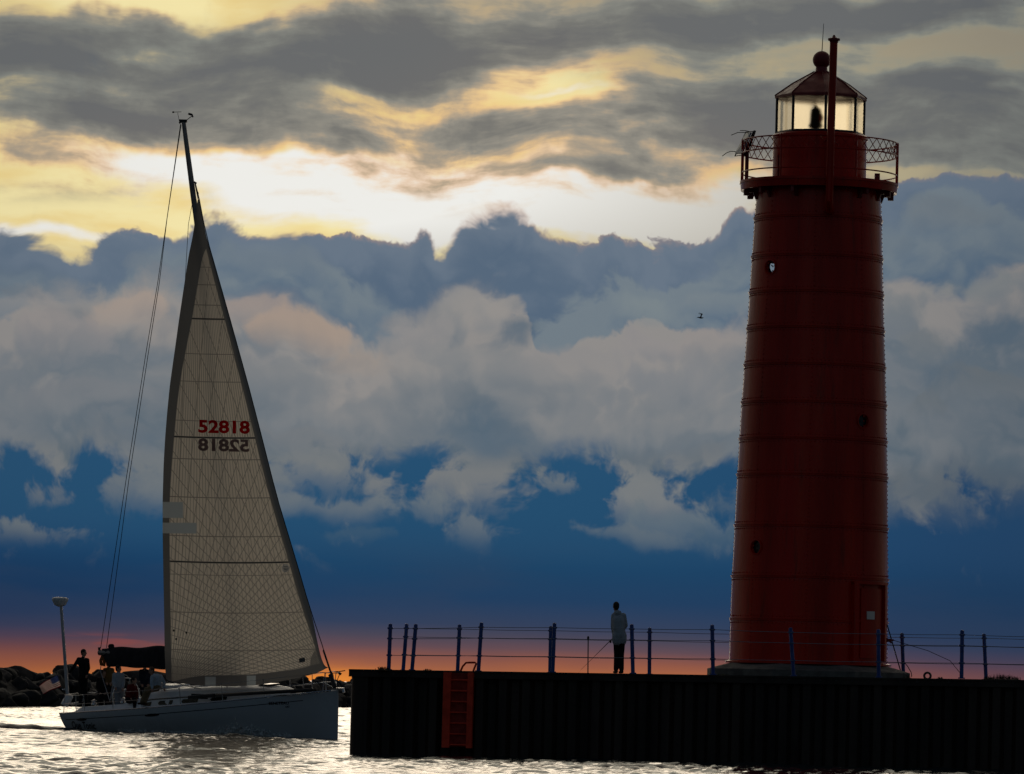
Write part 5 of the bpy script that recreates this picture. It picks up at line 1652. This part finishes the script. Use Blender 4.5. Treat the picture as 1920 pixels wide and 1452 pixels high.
def build_people():
    dark = cloth('black_cloth', (.012, .012, .014)); blk = cloth('dark_trouser_cloth', (.010, .010, .013)); boot = cloth('boot_brown', (.05, .03, .02))
    grey = cloth('grey_fleece', (.44, .50, .56)); ochre = cloth('ochre_cloth', (.20, .12, .04)); redc = cloth('dark_red_cloth', (.13, .012, .01))
    pale = cloth('pale_jacket', (.42, .47, .52)); white = cloth('pale_blue_jacket', (.46, .58, .70)); khaki = cloth('khaki_cloth', (.20, .15, .09)); navy = cloth('navy_cloth', (.02, .025, .045))
    # angler on the pier
    Y = pier_pt((at(1160, 1262, 110).x - WL.x), 1.15).y
    J = PJ(Y, dict(head=(1156.5, 1137.5), neck=(1158.5, 1149), chest=(1161, 1165), pelvis=(1163, 1192), shL=(1152.5, 1155, .02), elL=(1150.5, 1175, .06), haL=(1152.2, 1192, .24),
                   shR=(1170.5, 1154.5, 0), elR=(1175, 1173, .1), haR=(1166, 1186, .32), hipL=(1158.5, 1200), knL=(1158, 1229, .02), anL=(1156.5, 1256, .0),
                   hipR=(1167, 1200), knR=(1166.5, 1229, .0), anR=(1167, 1257, -.06)))
    for k in ('anL', 'anR'): J[k].z = deck_z(J[k].x) + .085
    person(J, 'person in a grey sweatshirt and dark trousers standing on the pier with a fishing rod', grey, blk, boot, face=(-.35, 1), fingers=True, hood=True, hem=.14, girth=1.12)
    hand = J['haL'] + (J['haL'] - J['elL']).normalized() * .05
    tip = at(1089.5, 1257.5, Y + .9)
    tipd = (tip - hand)
    m = MB(); m.xf = Matrix.Translation(-hand)
    m.tube([hand - tipd * .18, hand, hand + tipd * .35, hand + tipd * .7, tip], [.013, .013, .008, .005, .003], 6)
    r = m.build('fishing_rod', paint('rod_brown', (.06, .03, .02), .4), None, loc=hand); tag(r, 'thin fishing rod angled down from the hand of the person on the pier', 'fishing rod')
    m = MB(); q = tipd * .10; m.tube([q + Vector((0, 0, -.01)), q + Vector((0, 0, -.07))], .025, 8); m.build('reel', BLACK, r)
    m = MB(); m.tube([tipd, tipd + Vector((-.3, .3, -.4))], .0012, 4); m.build('line', WIRE, r)
    # man at the stern
    Y = 143.55
    J = PJ(Y, dict(head=(160.2, 1225.5), neck=(158.8, 1235.5), chest=(159, 1248), pelvis=(158.5, 1268), shL=(150.5, 1237.5), elL=(141.5, 1251.5, -.02), haL=(133.6, 1262.5, -.03),
                   shR=(167, 1239, .05), elR=(169.3, 1254, .04), haR=(165.5, 1266, -.08), hipL=(155, 1272), knL=(154.5, 1294), anL=(154, 1317), hipR=(162.5, 1272), knR=(163, 1294), anR=(163, 1317)))
    person(J, 'person in dark clothes standing at the stern with one hand on the radar pole', dark, blk, blk, face=(1, -.25), fingers=True, girth=1.0)
    # dark seated figure beside him
    Y = 142.9
    J = PJ(Y, dict(head=(196.5, 1264.5), neck=(195.5, 1274), chest=(194.5, 1284), pelvis=(195, 1304), shL=(187.5, 1276), elL=(185, 1290, -.05), haL=(190, 1300, -.25), shR=(202.5, 1277, .05), elR=(205.5, 1291), haR=(200, 1300, -.25),
                   hipL=(191, 1306), knL=(190, 1307, -.40), anL=(190.5, 1327, -.42), hipR=(199, 1306), knR=(201, 1307, -.40), anR=(201, 1327, -.42)))
    person(J, 'person in a bulky black jacket sitting hunched below the boom end', dark, blk, blk, face=(.6, -.8), hood=True, girth=1.25)
    # ochre jacket under the boom
    Y = 143.0
    J = PJ(Y, dict(head=(206.5, 1246), neck=(206, 1255), chest=(206, 1266), pelvis=(206, 1286), shL=(199, 1257.5), elL=(198, 1272), haL=(202, 1281, -.25), shR=(213, 1257.5), elR=(214, 1272), haR=(210, 1281, -.25),
                   hipL=(202.5, 1289), knL=(202, 1309), anL=(202, 1330), hipR=(209.5, 1289), knR=(210, 1309), anR=(210, 1330)))
    person(J, 'person in an ochre jacket standing with the head hidden by the navy sail cover', ochre, blk, blk, face=(.8, -.5))
    # helmsman in pale jacket
    Y = 141.7
    J = PJ(Y, dict(head=(223, 1255.5), neck=(223, 1264), chest=(223, 1273), pelvis=(224, 1294), shL=(215.5, 1266.5), elL=(213.5, 1280, -.05), haL=(217, 1290, -.25), shR=(230.5, 1266.5), elR=(232.5, 1280, -.02), haR=(231, 1291, -.25),
                   hipL=(220.5, 1297), knL=(220, 1316), anL=(220, 1338), hipR=(228, 1297), knR=(229, 1316), anR=(229.5, 1338)))
    person(J, 'person in a pale grey jacket standing at the steering wheel', pale, cloth('pale_trousers', (.25, .28, .32)), blk, face=(.9, -.3), girth=1.05)
    # dark red seated
    Y = 141.0
    J = PJ(Y, dict(head=(251, 1277.5), neck=(249.5, 1286), chest=(246.5, 1295), pelvis=(243.5, 1313), shL=(242.5, 1288), elL=(239.5, 1301), haL=(246, 1310, -.2), shR=(254, 1290, .1), elR=(257, 1302), haR=(256, 1311, -.2),
                   hipL=(241, 1315), knL=(252, 1313, -.25), anL=(253, 1331, -.25), hipR=(247, 1315), knR=(258, 1313, -.1), anR=(259, 1331, -.1)))
    person(J, 'person in a dark red jacket sitting low in the cockpit', redc, blk, blk, face=(1, -.3), girth=1.1)
    # navy figure standing by the hatch
    Y = 141.9
    J = PJ(Y, dict(head=(273, 1249), neck=(272.5, 1258), chest=(272, 1268), pelvis=(272, 1289), shL=(265.5, 1260), elL=(264.5, 1274), haL=(267, 1284, -.22), shR=(279, 1260.5), elR=(281, 1274), haR=(279, 1284, -.22),
                   hipL=(269, 1292), knL=(269, 1312), anL=(269, 1334), hipR=(276, 1292), knR=(276, 1312), anR=(276, 1334)))
    person(J, 'person in navy clothes standing behind the one in khaki trousers', navy, blk, blk, face=(-.3, -.9))
    # light jacket, khaki trousers, leg over the side deck
    Y = 139.75
    J = PJ(Y, dict(head=(283, 1258.5, -.05), neck=(287, 1267), chest=(293, 1275), pelvis=(291, 1290), shL=(285, 1271, -.18), elL=(283, 1281, -.25), haL=(284, 1292, -.3), shR=(300, 1270, .15), elR=(307, 1281, .1), haR=(307.5, 1291, 0),
                   hipL=(287, 1292, -.1), knL=(273, 1293.5, -.35), anL=(264.5, 1318, -.45), hipR=(293, 1292, .1), knR=(279, 1296, -.25), anR=(270.5, 1319, -.35)))
    person(J, 'person in a pale blue jacket and khaki trousers leaning over the rail', white, khaki, boot, hair=HAIRB, face=(-.8, -.5), girth=1.15)

def build_foam():
    rng = random.Random(9)
    fm = thin_cloth('foam_white', (.85, .88, .88), .5)
    m = MB()
    # froth along the hull side, thickest below the forward third
    for i in range(2600):
        x = rng.choice((rng.gauss(2.9, .75), rng.uniform(-3.0, 5.0)))
        if x > 6.3 or x < -5: continue
        h = .20 * math.exp(-((x - 3.0) / .9) ** 2) + .05
        z = abs(rng.gauss(0, 1)) * h * .8
        y = -hull_y(x, .05) - abs(rng.gauss(0, .16)) - .03
        p = BM @ Vector((x, y, 0)); p.z = z * .9
        s = rng.uniform(.015, .05)
        vs = [p + Vector((rng.gauss(0, s), rng.gauss(0, s), rng.gauss(0, s))) for _ in range(4)]
        m.add(vs, [(0, 1, 2), (0, 2, 3), (0, 3, 1), (1, 3, 2)])
    o = m.build('foam', fm); tag(o, kind='stuff')

build_sky()
build_water()
build_pier()
build_fences()
build_weeds()
build_lighthouse()
build_breakwater()
build_boat()
build_people()
build_foam()
build_gull()
SETBACK = {'boat': 34.4, 'far': 56.0, 'pier': 28.0, 'gull': 103.0, 'water': 27.0}
for o in bpy.data.objects:
    if o.parent is not None or o.type in ('CAMERA', 'LIGHT'): continue
    y = (o.matrix_basis @ Vector((0, 0, 0))).y
    if o.name == 'water': k = 'water'
    elif o.name.startswith('foam'): k = 'boat'
    elif o.name == 'rock_mound' or o.name.startswith('boulder'): k = 'far'
    elif y > 380: k = 'gull'
    elif y > 126: k = 'boat'
    else: k = 'pier'
    o.location.y += SETBACK[k]
for o in bpy.data.objects:
    if o.type == 'MESH' and not o.data.materials: print('no material', o.name)
world.cycles.sampling_method = 'MANUAL'
world.cycles.sample_map_resolution = 512
scene.cycles.use_adaptive_sampling = True
scene.cycles.adaptive_threshold = 0.02
scene.cycles.max_bounces = 6
scene.cycles.transparent_max_bounces = 12
